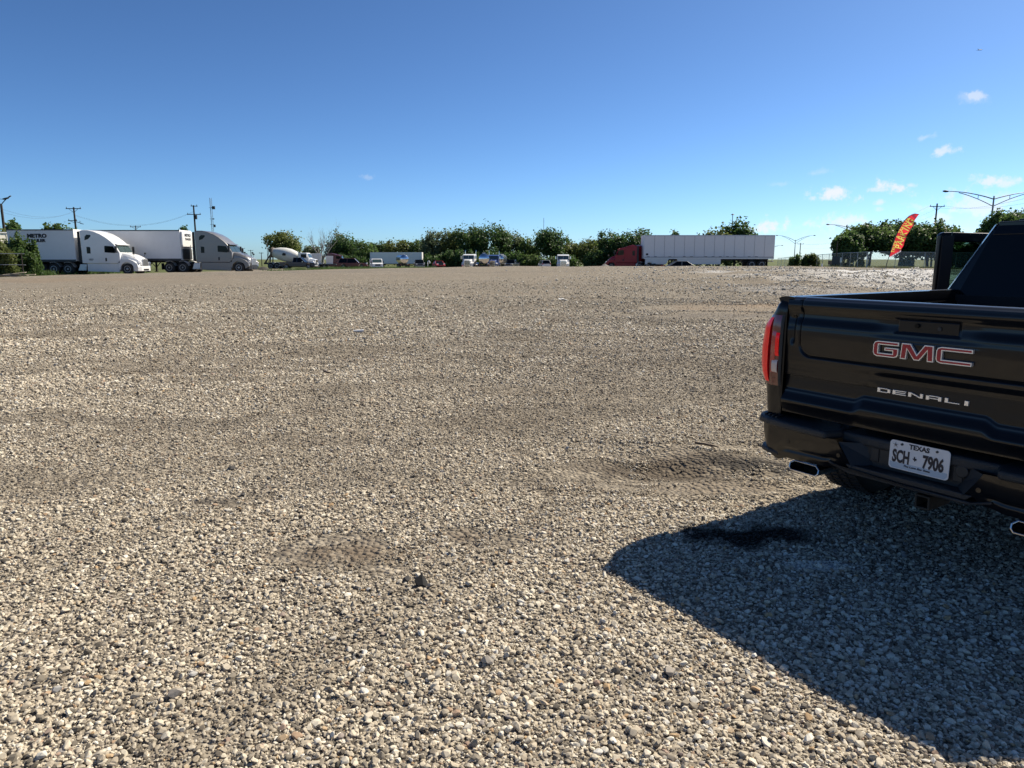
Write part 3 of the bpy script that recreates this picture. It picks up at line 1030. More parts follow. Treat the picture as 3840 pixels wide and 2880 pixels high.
TS = [0, .006, .014, .03, .05, .07, .09, .11, .13, .15, .17, .19, .21, .24, .28, .34, .42, .52] + [0.6 + 0.06 * k for k in range(26)]
ZS = [0.60, 0.65, 0.70, 0.76, 0.80, 0.84, 0.90, 0.95, 1.0, 1.03, 1.06, 1.1, 1.15, 1.2, 1.25, 1.29, 1.32, 1.345, 1.362, 1.375, 1.385, 1.392]
for sgn in (1, -1):
    b = MB()
    vs = [side_pt(t, z) for z in ZS for t in TS]
    fs = []
    n = len(TS)
    for j in range(len(ZS) - 1):
        for i in range(n - 1):
            c = [vs[k] for k in (j * n + i, j * n + i + 1, (j + 1) * n + i + 1, (j + 1) * n + i)]
            yc, zc = sum(p[1] for p in c) / 4, sum(p[2] for p in c) / 4
            if math.hypot(yc - 1.07, zc - 0.42) < 0.50 and i > 10: continue
            fs.append((j * n + i, j * n + i + 1, (j + 1) * n + i + 1, (j + 1) * n + i))
    b.add(vs, fs)
    # rail along the top and the inner wall
    b.prism([(-0.905, 1.385), (-0.885, 1.396), (-0.84, 1.400), (-0.80, 1.396), (-0.79, 1.36), (-0.79, 1.30), (-0.88, 1.34)], 0.02, 1.96)
    b.box((-0.79, 0.99, 1.09), (0.02, 1.90, 0.46))
    # lip round the wheel opening
    b.tube([(-0.992, 1.07 + 0.49 * math.cos(a), 0.42 + 0.49 * math.sin(a)) for a in [R(-15 + 7 * k) for k in range(31)]], 0.022, 6)
    if sgn < 0: b.v = [(-x, y, z) for x, y, z in b.v]; b.f = [tuple(reversed(f)) for f in b.f]
    o = b.build('bed_side', M['black_paint'], truck, smooth=40, normals=True)

# ---- tail lamps
for sgn in (1, -1):
    def lens(t0, t1, z0, z1, out, nt=22, nz=16, cut=True):
        b = MB()
        def P(i, j):
            t = t0 + (t1 - t0) * i
            k = ss(0.10, 0.26, t) if cut else 0
            za, zb = z0 + 0.055 * k * k, z1 - 0.050 * k
            z = za + (zb - za) * j
            bulge = out * (1 - 0.55 * abs(2 * j - 1) ** 5)
            return side_pt(t, z, bulge)
        b.grid(P, nt, nz)
        if sgn < 0: b.v = [(-x, y, z) for x, y, z in b.v]
        return b
    lamp = lens(0.012, 0.30, 0.853, 1.285, 0.020).build('tail_lamp', M['lens_dark_red'], truck, smooth=60)
    lens(0.082, 0.30, 0.870, 1.268, 0.034, 16, 16).build('lamp_rim', M['lens_red'], lamp, smooth=60)
    lens(0.046, 0.070, 0.905, 1.215, 0.024, 6, 10, False).build('lamp_band', M['lens_mid_red'], lamp, smooth=60)
    lens(0.022, 0.046, 1.025, 1.190, 0.028, 6, 10, False).build('brake_lens', M['lens_red'], lamp, smooth=60)
    lens(0.026, 0.060, 0.928, 1.021, 0.028, 6, 6, False).build('reversing_lens', M['lens_white'], lamp, smooth=60)
    lens(0.002, 0.020, 0.853, 1.290, 0.024, 4, 10, False).build('lamp_surround', M['black_plastic'], lamp, smooth=60)

# ---- bed interior
b = MB()
b.box((0, 1.0, 0.86), (1.58, 1.86, 0.03))
b.box((0, 1.925, 1.11), (1.62, 0.05, 0.50))
for k in range(9): b.box((-0.6 + 0.15 * k, 1.0, 0.882), (0.06, 1.84, 0.014))
b.build('bed_liner', M['bed_liner'], truck)

# ---- rear bumper
bumper = MB()
outl = [(-1.0, .26), (-1.005, .10), (-.985, .02), (-.94, -.045), (-.86, -.085), (-.72, -.110), (-.42, -.128), (0, -.134)]
full = outl + [(-x, y) for x, y in reversed(outl[:-1])]


def bump_y(x):
    x = -abs(x)
    for (a, ya), (b_, yb) in zip(outl[1:], outl[2:]):
        if a <= x <= b_:
            return ya + (yb - ya) * (x - a) / (b_ - a)
    return outl[1][1] if x < -1 else outl[-1][1]


for sgn in (1, -1):
    bumper.prism([(sgn * x, y) for x, y in outl[:-2] + [(-.44, -.127), (-.40, -.02), (-.40, .26)]], 0.618, 0.664, axis='z')
bumper.box((0, 0.12, 0.63), (0.82, 0.26, 0.06))
bumper = bumper.build('rear_bumper', M['pad'], truck, bevel=0.016, segs=3)
for sgn in (1, -1):
    for k in range(4):
        MB().box((sgn * (-0.93 + 0.035 * k), 0.03 - 0.012 * k, 0.668), (0.012, 0.11, 0.012), rz=sgn * 0.25).build('step_tread', M['pad'], bumper)
for sgn in (1, -1):
    # painted corner panel
    def zt(x): return 0.626
    def zb(x):
        return interp([(-0.93, 0.50), (-0.88, 0.435), (-0.80, 0.412), (-0.70, 0.437), (-0.48, 0.446), (-0.40, 0.462), (-0.29, 0.500)], x)
    b = MB()
    def P(i, j):
        k = j
        x1 = -0.375 + 0.085 * (1 - j)
        x = -0.915 + (x1 + 0.915) * i
        z = zb(x) + (zt(x) - zb(x)) * j
        y = bump_y(x) + 0.022 + 0.030 * (1 - j) ** 2 + 0.012 * math.exp(-((j - 0.30) / 0.06) ** 2) * ss(-0.80, -0.72, x) * ss(-0.36, -0.44, x)
        return (x * sgn, y, z)
    b.grid(P, 40, 22)
    b.build('bumper_panel', M['black_paint'], bumper, smooth=50)
    for (sx, sz) in ((-0.70, 0.545), (-0.36, 0.542)):
        y = bump_y(sx) + 0.028
        MB().cyl((sgn * sx, y + 0.02, sz), (sgn * sx, y - 0.004, sz), 0.013, 0.012, 18).build('parking_sensor', M['black_paint'], bumper, smooth=40)
    # corner foothold
    b = MB()
    b.prism([(sgn * x, y) for x, y in [(-.78, -.060), (-.86, -.055), (-.94, -.01), (-.985, .06), (-.995, .16), (-.985, .24), (-.78, .24)]], 0.432, 0.464, axis='z')
    b.build('corner_step', M['pad'], bumper, bevel=0.012)
    b = MB()
    b.prism([(sgn * x, y) for x, y in [(-.84, -.04), (-.87, .0), (-.88, .24), (-.80, .24), (-.80, -.05)]], 0.46, 0.62, axis='z')
    b.build('bumper_cheek', M['black_plastic'], bumper, bevel=0.01)
    # exhaust tip
    oct_ = [(-.665, .436), (-.520, .436), (-.495, .414), (-.495, .390), (-.510, .373), (-.678, .373), (-.692, .388), (-.692, .418)]
    b = MB()
    o1 = [(sgn * x, z) for x, z in oct_]
    i1 = inset(o1, 0.0075)
    sl_ = lambda z: 0.30 * (z - 0.395) - 0.07
    rings = [[(x, sl_(z), z) for x, z in o1], [(x, 0.16, z) for x, z in o1], [(x, 0.15, z) for x, z in i1], [(x, sl_(z) - 0.002, z) for x, z in i1]]
    b.loft(rings + [rings[0]], caps=False)
    ex = b.build('exhaust_tip', M['tip_steel'], truck, bevel=0.003)
    MB().prism(inset(o1, 0.010), 0.06, 0.10).build('tip_bore', M['rubber_clean'], ex)
# middle of the bumper: a black recess for the plate
b = MB()
b.box((0, 0.02, 0.565), (0.82, 0.03, 0.17))
b.prism([(-.42, .50), (-.33, .47), (.33, .47), (.42, .50), (.42, .484), (.30, .452), (-.30, .452), (-.42, .484)], -0.10, 0.20)
b.prism([(-.33, .50), (.33, .50), (.30, .470), (-.30, .470)], -0.085, 0.08)
for sgn in (1, -1):
    b.add([(sgn * x, y, z) for x, y, z in [(-.375, -.09, .615), (-.285, -.09, .49), (-.20, .03, .51), (-.24, .03, .615)]], [(0, 1, 2, 3)])
    b.box((sgn * 0.215, 0.003, 0.575), (0.05, 0.01, 0.10))
b.cyl((0.235, 0.01, 0.585), (0.235, -0.01, 0.585), 0.034, 0.032, 24)
b.build('plate_recess', M['black_plastic'], bumper, bevel=0.006)

plate = MB()
def rrect(w, h, r, n=5):
    out = []
    for cx_, cz_, a0 in ((w / 2 - r, h / 2 - r, 0), (-w / 2 + r, h / 2 - r, 90), (-w / 2 + r, -h / 2 + r, 180), (w / 2 - r, -h / 2 + r, 270)):
        for k in range(n): out.append((cx_ + r * math.cos(R(a0 + 90 * k / (n - 1))), cz_ + r * math.sin(R(a0 + 90 * k / (n - 1)))))
    return out
PX, PZ, PY = 0.030, 0.600, -0.020
plate.prism([(PX + x, PZ + z) for x, z in rrect(0.3048, 0.1524, 0.018)], PY, PY + 0.004)
plate = plate.build('licence_plate', M['plate_white'], truck)
MB().prism([(PX + x, PZ + z) for x, z in [(-.146, -.060), (-.146, -.040), (.146, -.040), (.146, -.060), (.134, -.072), (-.134, -.072)]], PY - 0.0012, PY + 0.001).build('plate_band', M['plate_blue'], plate)
YT = PY - 0.0014
text_mesh('plate_lettering', 'TEXAS', 0.035, M['plate_ink'], plate, (PX, YT, PZ + 0.055), sx=1.0, bold=0.0012)
text_mesh('plate_lettering', 'SCH', 0.092, M['plate_ink'], plate, (PX - 0.090, YT, PZ - 0.010), sx=0.52, bold=0.0034)
text_mesh('plate_lettering', '7906', 0.092, M['plate_ink'], plate, (PX + 0.074, YT, PZ - 0.010), sx=0.57, bold=0.0034)
text_mesh('plate_lettering', 'The Lone Star State', 0.014, M['plate_ink'], plate, (PX - 0.005, YT - 0.001, PZ - 0.052), sx=1.2, bold=0.0003, shear=0.2)
state = [(-.4, .1), (-.12, .1), (-.12, .5), (.1, .5), (.1, .2), (.45, .1), (.5, -.1), (.25, -.25), (.08, -.5), (-.08, -.2), (-.22, -.15)]
MB().prism([(PX - 0.019 + 0.024 * x, PZ - 0.004 + 0.026 * z) for x, z in state], YT - 0.001, YT).build('plate_map_mark', M['plate_ink'], plate)
st = MB()
for k in range(5):
    a = R(90 + 72 * k)
    st.prism([(PX - 0.122 + math.cos(a) * 0.017, PZ + 0.052 + math.sin(a) * 0.017), (PX - 0.122 + math.cos(a + 0.9) * 0.004, PZ + 0.052 + math.sin(a + 0.9) * 0.004), (PX - 0.122, PZ + 0.052)], YT - 0.001, YT)
st.build('plate_star', M['plate_ink'], plate)
for xx in (-0.089, 0.089):
    MB().cyl((PX + xx, PY + .002, PZ + 0.060), (PX + xx, PY - 0.006, PZ + 0.060), 0.0068, 0.006, 12).build('plate_bolt', M['dark_steel'], plate, smooth=40)

# ---- hitch and underside
b = MB()
for xa, za, w, h in ((0, .352, .078, .012), (0, .286, .078, .012), (-.034, .319, .012, .066), (.034, .319, .012, .066)):
    b.box((xa - 0.02, 0.27, za), (w, 0.22, h))
b.build('tow_hitch', M['chassis'], truck, bevel=0.004)
b = MB()
b.box((0, 2.9, 0.56), (1.5, 5.2, 0.12))
for sgn in (1, -1): b.box((sgn * 0.5, 2.6, 0.46), (0.09, 5.0, 0.14))
b.box((0, 0.22, 0.44), (1.1, 0.10, 0.10))
b.cyl((-0.75, 1.07, 0.42), (0.75, 1.07, 0.42), 0.06, None, 14)
b.cyl((0, 0.85, 0.42), (0, 1.28, 0.42), 0.15, 0.10, 16)
b.cyl((0, 0.62, 0.52), (0, 0.62, 0.34), 0.36, None, 24)
b.build('underbody', M['chassis'], truck)


def road_wheel(parent, x, y, z, r, w, side, tread=True):
    """tyre with shoulder blocks and a spoked alloy rim"""
    t = MB()
    prof = [(-w / 2, r * 0.66), (-w / 2, r * 0.86), (-w * 0.42, r * 0.965), (-w * 0.33, r), (w * 0.33, r), (w * 0.42, r * 0.965), (w / 2, r * 0.86), (w / 2, r * 0.66)]
    t.lathe(prof, (0, 0, 0), (1, 0, 0), 48)
    if tread:
        for k in range(56):
            a = 2 * PI * k / 56
            for (off, tw) in ((-0.36, 0.20), (-0.12, 0.16), (0.12, 0.16), (0.36, 0.20)):
                aa = a + (0.5 * 2 * PI / 56 if off in (-0.12, 0.36) else 0)
                t.box((off * w, (r + 0.003) * math.cos(aa), (r + 0.003) * math.sin(aa)), (tw * w, 0.62 * 2 * PI * r / 56, 0.012), rx=aa - PI / 2)
    tyre = t.build('wheel', M['rubber_clean'], parent, smooth=35, loc=(x, y, z))
    q = MB()
    s = side
    q.lathe([(s * -w * 0.30, r * 0.64), (s * w * 0.44, r * 0.64), (s * w * 0.46, r * 0.60), (s * w * 0.30, r * 0.55), (s * -w * 0.30, r * 0.55)], (0, 0, 0), (1, 0, 0), 36)
    for k in range(6):
        a = 2 * PI * k / 6
        q.bar((s * w * 0.34, 0, 0), (s * w * 0.38, r * 0.60 * math.cos(a), r * 0.60 * math.sin(a)), 0.05, 0.03)
    q.cyl((s * w * 0.2, 0, 0), (s * w * 0.42, 0, 0), 0.075, 0.06, 18)
    q.build('rim', M['alloy'], tyre, smooth=35)
    return tyre


for (x, s) in ((-0.865, -1), (0.865, 1)):
    for y in (1.07, 4.80):
        road_wheel(truck, x, y, 0.415, 0.415, 0.28, s)

# ---- cab
b = MB()
for sgn in (1, -1):
    b.prism([(sgn * x, z) for x, z in [(0.93, 0.52), (0.985, 0.60), (1.0, 0.9), (1.005, 1.05), (0.985, 1.18), (0.92, 1.30), (0.80, 1.30), (0.80, 0.52)]], 1.985, 4.45, axis='y')
b.box((0, 3.2, 0.60), (1.66, 2.4, 0.14))
b.box((0, 2.02, 0.95), (1.66, 0.06, 0.72))
cabo = b.build('cab', M['black_paint'], truck, bevel=0.02)
# greenhouse shell with real openings: pillars, roof, back wall
b = MB()
# roof
roof = [(-.60, 2.07), (.60, 2.07), (.64, 2.3), (.64, 3.35), (.56, 3.5), (-.56, 3.5), (-.64, 3.35), (-.64, 2.3)]
b.prism(roof, 1.845, 1.885, axis='z')
b.prism([(-.50, 2.12), (.50, 2.12), (.52, 3.4), (-.52, 3.4)], 1.88, 1.902, axis='z')
# back wall: header, sill, posts
def quad_slab(pts, t, ax=1):
    b.add([p for p in pts] + [tuple(c + (t if i == ax else 0) for i, c in enumerate(p)) for p in pts], [(0, 1, 2, 3), (7, 6, 5, 4), (0, 4, 5, 1), (1, 5, 6, 2), (2, 6, 7, 3), (3, 7, 4, 0)])
quad_slab([(-.625, 2.045, 1.79), (.625, 2.045, 1.79), (.60, 2.075, 1.87), (-.60, 2.075, 1.87)], 0.05)
quad_slab([(-.90, 1.955, 1.28), (.90, 1.955, 1.28), (.885, 1.965, 1.35), (-.885, 1.965, 1.35)], 0.05)
for sgn in (1, -1):
    quad_slab([(sgn * -.895, 1.955, 1.28), (sgn * -.76, 1.955, 1.28), (sgn * -.615, 2.05, 1.80), (sgn * -.61, 2.08, 1.875)], 0.05)
    quad_slab([(sgn * -.893, 1.953, 1.28), (sgn * -.935, 2.03, 1.28), (sgn * -.655, 2.15, 1.868), (sgn * -.612, 2.075, 1.872)], 0.03)
    quad_slab([(sgn * -.895, 1.956, 1.28), (sgn * -.62, 2.08, 1.86), (sgn * -.63, 2.36, 1.86), (sgn * -.90, 2.42, 1.28)], sgn * 0.05, 0)   # C post
    quad_slab([(sgn * -.90, 3.02, 1.28), (sgn * -.64, 2.92, 1.86), (sgn * -.64, 3.02, 1.86), (sgn * -.90, 3.14, 1.28)], sgn * 0.05, 0)      # B post
    quad_slab([(sgn * -.91, 4.30, 1.28), (sgn * -.62, 3.36, 1.86), (sgn * -.60, 3.46, 1.86), (sgn * -.91, 4.44, 1.28)], sgn * 0.05, 0)     # A post
b.build('roof_frame', M['black_paint'], truck, bevel=0.014)
MB().add([(-.772, 1.960, 1.345), (.772, 1.960, 1.345), (.628, 2.052, 1.795), (-.628, 2.052, 1.795), (-.772, 1.972, 1.345), (.772, 1.972, 1.345), (.628, 2.064, 1.795), (-.628, 2.064, 1.795)],
         [(0, 1, 2, 3), (7, 6, 5, 4), (0, 4, 5, 1), (1, 5, 6, 2), (2, 6, 7, 3), (3, 7, 4, 0)]).build('rear_window', M['dark_glass'], truck)
b = MB()
b.box((0, 2.058, 1.822), (0.36, 0.02, 0.022))
b.build('high_brake_lamp', M['lens_dark_red'], truck, bevel=0.004)
for sgn in (1, -1):
    b = MB()
    b.add([(sgn * -.89, 2.42, 1.30), (sgn * -.635, 2.36, 1.85), (sgn * -.645, 2.92, 1.85), (sgn * -.895, 3.02, 1.30)], [(0, 1, 2, 3)])
    b.build('side_window', M['dark_glass'], truck, normals=False)
b = MB()
b.add([(0.89, 3.14, 1.30), (0.64, 3.02, 1.85), (0.615, 3.36, 1.85), (0.90, 4.30, 1.30)], [(0, 1, 2, 3)])
b.build('side_window', M['dark_glass'], truck, normals=False)
b = MB()
b.add([(-.88, 4.42, 1.28), (.88, 4.42, 1.28), (.58, 3.48, 1.855), (-.58, 3.48, 1.855)], [(0, 1, 2, 3)])
b.build('windscreen', M['screen_glass'], truck, normals=False)
# hood and nose
b = MB()
b.loft([[(-.93, 4.40, .60), (.93, 4.40, .60), (.97, 4.40, 1.1), (.90, 4.40, 1.29), (-.90, 4.40, 1.29), (-.97, 4.40, 1.1)],
        [(-.93, 5.2, .70), (.93, 5.2, .70), (.97, 5.2, 1.1), (.88, 5.2, 1.27), (-.88, 5.2, 1.27), (-.97, 5.2, 1.1)],
        [(-.86, 5.72, .60), (.86, 5.72, .60), (.90, 5.72, 1.05), (.82, 5.70, 1.20), (-.82, 5.70, 1.20), (-.90, 5.72, 1.05)]])
b.build('hood', M['black_paint'], truck, bevel=0.04, segs=3)
for o in truck.children:
    if o.name.split('.')[0] in ('roof_frame', 'rear_window', 'side_window', 'windscreen'): o.scale.x = 1.05
b = MB(); b.box((0, 5.74, 0.92), (1.1, 0.05, 0.40)); b.build('grille', M['chrome'], truck, bevel=0.02)
for sgn in (1, -1):
    b = MB(); b.box((sgn * 0.72, 5.70, 1.0), (0.26, 0.10, 0.20)); b.build('headlight', M['lamp_clear'], truck, bevel=0.02)
b = MB(); b.box((0, 5.76, 0.56), (1.86, 0.16, 0.22)); b.build('front_bumper', M['chrome'], truck, bevel=0.03)
for sgn in (1, -1):
    b = MB()
    b.box((sgn * 0.96, 4.02, 1.34), (0.10, 0.05, 0.04)) if sgn > 0 else b.box((-1.0, 3.96, 1.30), (0.02, 0.02, 0.02))
    b.box((sgn * 1.09, 4.02, 1.40), (0.18, 0.09, 0.24)) if sgn > 0 else None
    if sgn > 0: b.build('door_mirror', M['black_paint'], truck, bevel=0.02)
# interior, so the open doorway has something in it
b = MB()
for x in (-0.42, 0.42):
    b.box((x, 3.35, 0.85), (0.52, 0.52, 0.16)); b.box((x, 3.08, 1.20), (0.50, 0.14, 0.62), rx=-0.15); b.box((x, 3.04, 1.58), (0.26, 0.09, 0.18))
b.box((0, 4.25, 1.15), (1.5, 0.35, 0.25))
b.build('cab_interior', M['cabin_dark'], truck, bevel=0.03)

# ---- the driver's door, standing open
HINGE, SWING = (-1.0, 4.12, 0.0), R(33)
da, dn = Vector((-math.sin(SWING), -math.cos(SWING), 0)), Vector((math.cos(SWING), -math.sin(SWING), 0))


def D(d, z, o=0.0):
    p = Vector(HINGE) + da * d + dn * o
    return (p.x, p.y, z)


def slab(b, poly, o0, o1):
    n = len(poly)
    b.add([D(d, z, o0 - 0.30 * max(0, z - 1.28) * -1 * 0) for d, z in poly] + [D(d, z, o1) for d, z in poly],
          [tuple(range(n)), tuple(range(2 * n - 1, n - 1, -1))] + [(i, i + n, (i + 1) % n + n, (i + 1) % n) for i in range(n)])


b = MB()
slab(b, [(0.0, 0.55), (1.10, 0.55), (1.13, 0.8), (1.13, 1.30), (0.0, 1.28)], 0.0, 0.07)
slab(b, [(1.015, 1.29), (1.13, 1.29), (1.13, 1.84), (1.10, 1.86), (1.015, 1.86)], 0.0, 0.055)
slab(b, [(0.56, 1.755), (1.02, 1.775), (1.02, 1.86), (0.60, 1.85)], 0.004, 0.05)
slab(b, [(0.0, 1.28), (0.10, 1.28), (0.66, 1.755), (0.60, 1.85)], 0.004, 0.05)
dr = b.build('driver_door', M['black_paint'], truck, bevel=0.012)
b = MB()
slab(b, [(0.10, 1.285), (1.02, 1.295), (1.02, 1.78), (0.64, 1.76)], 0.020, 0.024)
b.build('door_glass', M['door_glass'], dr)
b = MB()
slab(b, [(0.04, 0.62), (1.08, 0.62), (1.08, 1.26), (0.04, 1.24)], 0.068, 0.10)
slab(b, [(0.25, 0.98), (0.85, 0.98), (0.85, 1.05), (0.25, 1.05)], 0.10, 0.15)
slab(b, [(1.0, 1.30), (1.11, 1.30), (1.11, 1.83), (1.0, 1.83)], 0.05, 0.062)
b.build('door_lining', M['cabin_dark'], dr, bevel=0.01)
b = MB()
m0 = Vector(D(0.16, 1.36, -0.14))
b.box(tuple(m0), (0.20, 0.08, 0.24), rz=-SWING + 0.5)
b.build('door_mirror', M['black_paint'], dr, bevel=0.02)
# ------------------------------------------------------------------ lorries: x forward, y left, z up, front axle (or nose) at the origin
def lorry_wheel(parent, x, y, r=0.51, w=0.30, rim='rim_dull', hub=0.0, n=28):
    s = 1 if y > 0 else -1
    t = MB()
    t.lathe([(-w / 2, r * 0.56), (-w / 2, r * 0.90), (-w * 0.38, r), (w * 0.38, r), (w / 2, r * 0.90), (w / 2, r * 0.56)], (0, 0, 0), (0, 1, 0), n)
    o = t.build('wheel', M['rubber'], parent, smooth=35, loc=(x, y, r))
    q = MB()
    f = s * w / 2
    q.lathe([(f - s * 0.03, r * 0.57), (f + s * 0.012, r * 0.57), (f + s * 0.012, r * 0.50), (f - s * 0.10, r * 0.44), (f - s * 0.10, r * 0.26), (f + s * (0.02 + hub), r * 0.20), (f + s * (0.05 + hub), r * 0.12)], (0, 0, 0), (0, 1, 0), n)
    for k in range(8):
        a = 2 * PI * k / 8
        q.box((math.cos(a) * r * 0.33, f - s * 0.09, math.sin(a) * r * 0.33), (0.05, 0.03, 0.05))
    q.build('rim', M[rim], o, smooth=35)
    return o


CAB_TALL = [(-4.1, 1.02), (-4.1, 3.98), (-3.9, 4.04), (-3.4, 4.05), (-2.9, 3.95), (-2.3, 3.72), (-1.75, 3.40), (-1.3, 3.04), (-1.0, 2.74), (-0.57, 2.0), (-0.57, 1.02)]
CAB_MID = [(-3.9, 1.02), (-3.9, 3.10), (-3.6, 3.22), (-3.0, 3.22), (-2.4, 3.10), (-1.9, 2.95), (-1.35, 2.86), (-1.0, 2.72), (-0.57, 1.98), (-0.57, 1.02)]
CAB_FLAT = [(-3.6, 1.02), (-3.6, 2.85), (-3.3, 2.95), (-1.6, 2.90), (-1.05, 2.82), (-0.78, 2.72), (-0.62, 1.95), (-0.62, 1.02)]


def tractor(root, paint, prof, style='aero', rim='rim_dull', stacks=False, skirt=True, bumper='same', extender=True, axle=(-5.48, -6.79)):
    P = M[paint]
    W = 1.22
    xb, top = prof[0][0], max(z for x, z in prof)
    # cab and sleeper
    b = MB()
    rings = []
    for y, k in ((-W, 0.0), (-W + 0.07, 1.0), (W - 0.07, 1.0), (W, 0.0)):
        rings.append([(x + (0 if k else (0.02 if x < -2 else -0.02)), y, z - (0 if k or z < 1.5 else 0.05)) for x, z in prof])
    b.loft(rings)
    cab = b.build('cab', P, root, bevel=0.05, segs=3, smooth=40)
    # bonnet
    b = MB()
    if style == 'aero':
        sec = [(-0.58, 1.02, 0.95, 2.00), (0.15, 1.00, 0.95, 1.83), (0.70, 0.86, 0.90, 1.58), (0.98, 0.70, 0.85, 1.36), (1.08, 0.58, 0.82, 1.15)]
    else:
        sec = [(-0.62, 0.95, 0.95, 1.96), (0.2, 0.86, 0.95, 1.86), (0.85, 0.76, 0.85, 1.74), (1.10, 0.70, 0.75, 1.60), (1.16, 0.64, 0.70, 1.45)]
    b.loft([[(x, -y, z0), (x, y, z0), (x, y, z0 + (z1 - z0) * 0.72), (x, y * 0.82, z1 - 0.03), (x, 0, z1), (x, -y * 0.82, z1 - 0.03), (x, -y, z0 + (z1 - z0) * 0.72)] for x, y, z0, z1 in sec])
    b.build('bonnet', P, root, smooth=40, bevel=0.02)
    for s in (1, -1):
        b = MB()
        arch = [(0.62 * math.cos(R(a)), 0.50 + 0.62 * math.sin(R(a))) for a in range(0, 181, 15)]
        outer = [(-0.80, 0.5), (-0.80, 1.15), (-0.45, 1.42), (0.15, 1.44), (0.62, 1.24), (0.95, 0.98), (1.04, 0.62)]
        b.prism(outer + [(0.64, 0.42)] + arch + [(-0.64, 0.42)], s * 0.72, s * W, axis='y') if style == 'aero' else b.prism([(-0.75, 0.7), (-0.66, 1.02), (-0.36, 1.24), (0.1, 1.30), (0.5, 1.16), (0.72, 0.85), (0.74, 0.62)] + [(0.60 * math.cos(R(a)), 0.52 + 0.60 * math.sin(R(a))) for a in range(10, 171, 16)], s * 0.66, s * W, axis='y')
        b.build('fender', P, root, bevel=0.03, smooth=40)
        b = MB()
        b.box((0.93, s * 0.93, 1.03), (0.24, 0.36, 0.24), ry=0.5, rz=-s * 0.45)
        b.build('headlight', M['lamp_clear'], root, bevel=0.04)
        # door, with window and handle
        b = MB()
        b.prism([(-2.02, 1.06), (-0.78, 1.06), (-0.70, 1.98), (-1.05, 2.68), (-1.92, 2.70), (-2.02, 2.55)], s * (W - 0.01), s * (W + 0.012))
        d = b.build('door', P, root)
        b = MB()
        b.prism([(-1.93, 2.02), (-1.02, 1.96), (-0.88, 2.06), (-1.10, 2.56), (-1.86, 2.62), (-1.93, 2.55)], s * (W + 0.010), s * (W + 0.02))
        b.build('window', M['dark_glass'], d)
        b = MB()
        b.prism([(-1.92, 1.20), (-1.78, 1.24), (-1.78, 1.50), (-1.86, 1.54), (-1.92, 1.48)], s * (W + 0.012), s * (W + 0.03))
        b.build('handle', M['black_plastic'], d)
        # sleeper windows
        if xb < -3.2 and top > 3.0:
            b = MB()
            b.prism([(-3.57, 1.92), (-3.24, 1.92), (-3.22, 2.45), (-3.30, 2.52), (-3.57, 2.52)], s * W, s * (W + 0.014))
            b.build('sleeper_window', M['dark_glass'], root)
        if top > 3.8:
            b = MB()
            b.prism([(-3.68, 3.12), (-3.35, 3.22), (-3.10, 3.48), (-3.10, 3.60), (-3.45, 3.62), (-3.64, 3.45)], s * (W - 0.02), s * (W + 0.014))
            b.build('roof_window', M['dark_glass'], root)
        # mirrors
        b = MB()
        b.bar((-0.72, s * (W - 0.02), 2.05), (-0.72, s * (W + 0.28), 2.10), 0.05)
        b.box((-0.72, s * (W + 0.30), 2.28), (0.14, 0.22, 0.58))
        b.build('mirror', M['black_plastic' if style == 'aero' else 'chrome'], root, bevel=0.03)
        b = MB()
        b.bar((0.55, s * 0.86, 1.50), (0.62, s * 1.02, 1.86), 0.035)
        b.box((0.62, s * 1.04, 1.94), (0.12, 0.20, 0.16))
        b.build('bonnet_mirror', M['black_plastic'], root, bevel=0.02)
        if skirt:
            b = MB()
            b.prism([(-3.66, 0.30), (-0.74, 0.22), (-0.74, 0.99), (-3.66, 0.99)], s * 1.08, s * 1.20)
            b.build('side_fairing', P, root, bevel=0.02)
            b = MB()
            b.prism([(-4.55, 0.36), (-3.80, 0.36), (-3.72, 0.95), (-4.34, 0.95)], s * 0.80, s * 1.18)
            b.build('step_box', M['alloy'], root, bevel=0.02)
        else:
            b = MB()
            b.cyl((-3.1, s * 0.92, 0.66), (-1.3, s * 0.92, 0.66), 0.32, None, 20)
            b.build('fuel_tank', M['chrome'], root, smooth=40)
        if extender:
            b = MB()
            b.prism([(xb - 0.28, 1.15), (xb - 0.005, 1.1), (xb - 0.005, top - 0.12), (xb - 0.22, top - 0.16)], s * (W - 0.04), s * (W + 0.005))
            b.build('side_extender', M['black_plastic'], root)
        if stacks:
            b = MB()
            b.cyl((xb - 0.05, s * 1.12, 1.2), (xb - 0.05, s * 1.12, top + 0.55), 0.075, None, 14)
            b.cyl((xb - 0.05, s * 1.12, top + 0.55), (xb - 0.16, s * 1.12, top + 0.80), 0.075, 0.07, 14)
            b.build('exhaust_stack', M['chrome'], root, smooth=40)
        b = MB()
        for ax in axle:
            pts = [(ax + 0.62 * math.cos(R(a)), 0.51 + 0.62 * math.sin(R(a))) for a in range(15, 121, 15)]
            b.prism(pts + [(x * 1.0, z + 0.03) for x, z in reversed(pts)], s * 0.70, s * 1.24)
        b.build('mudguard', M['rim_dull' if style == 'aero' else 'chrome'], root)
        lorry_wheel(root, 0.0, s * 1.04, 0.51, 0.30, rim, 0.03)
        for ax in axle: lorry_wheel(root, ax, s * 0.96, 0.51, 0.54, rim, -0.04)
        b = MB()
        b.box((axle[1] - 0.72, s * 0.96, 0.62), (0.03, 0.56, 0.62))
        b.build('mud_flap', M['rubber'], root)
    # windscreen in two panes with its pillar
    wz = [q for q in prof if q[1] > 2.6][-1]
    wl = [q for q in prof if 1.8 < q[1] < 2.3][-1]
    dx, dz = wl[0] - wz[0], wl[1] - wz[1]
    b = MB()
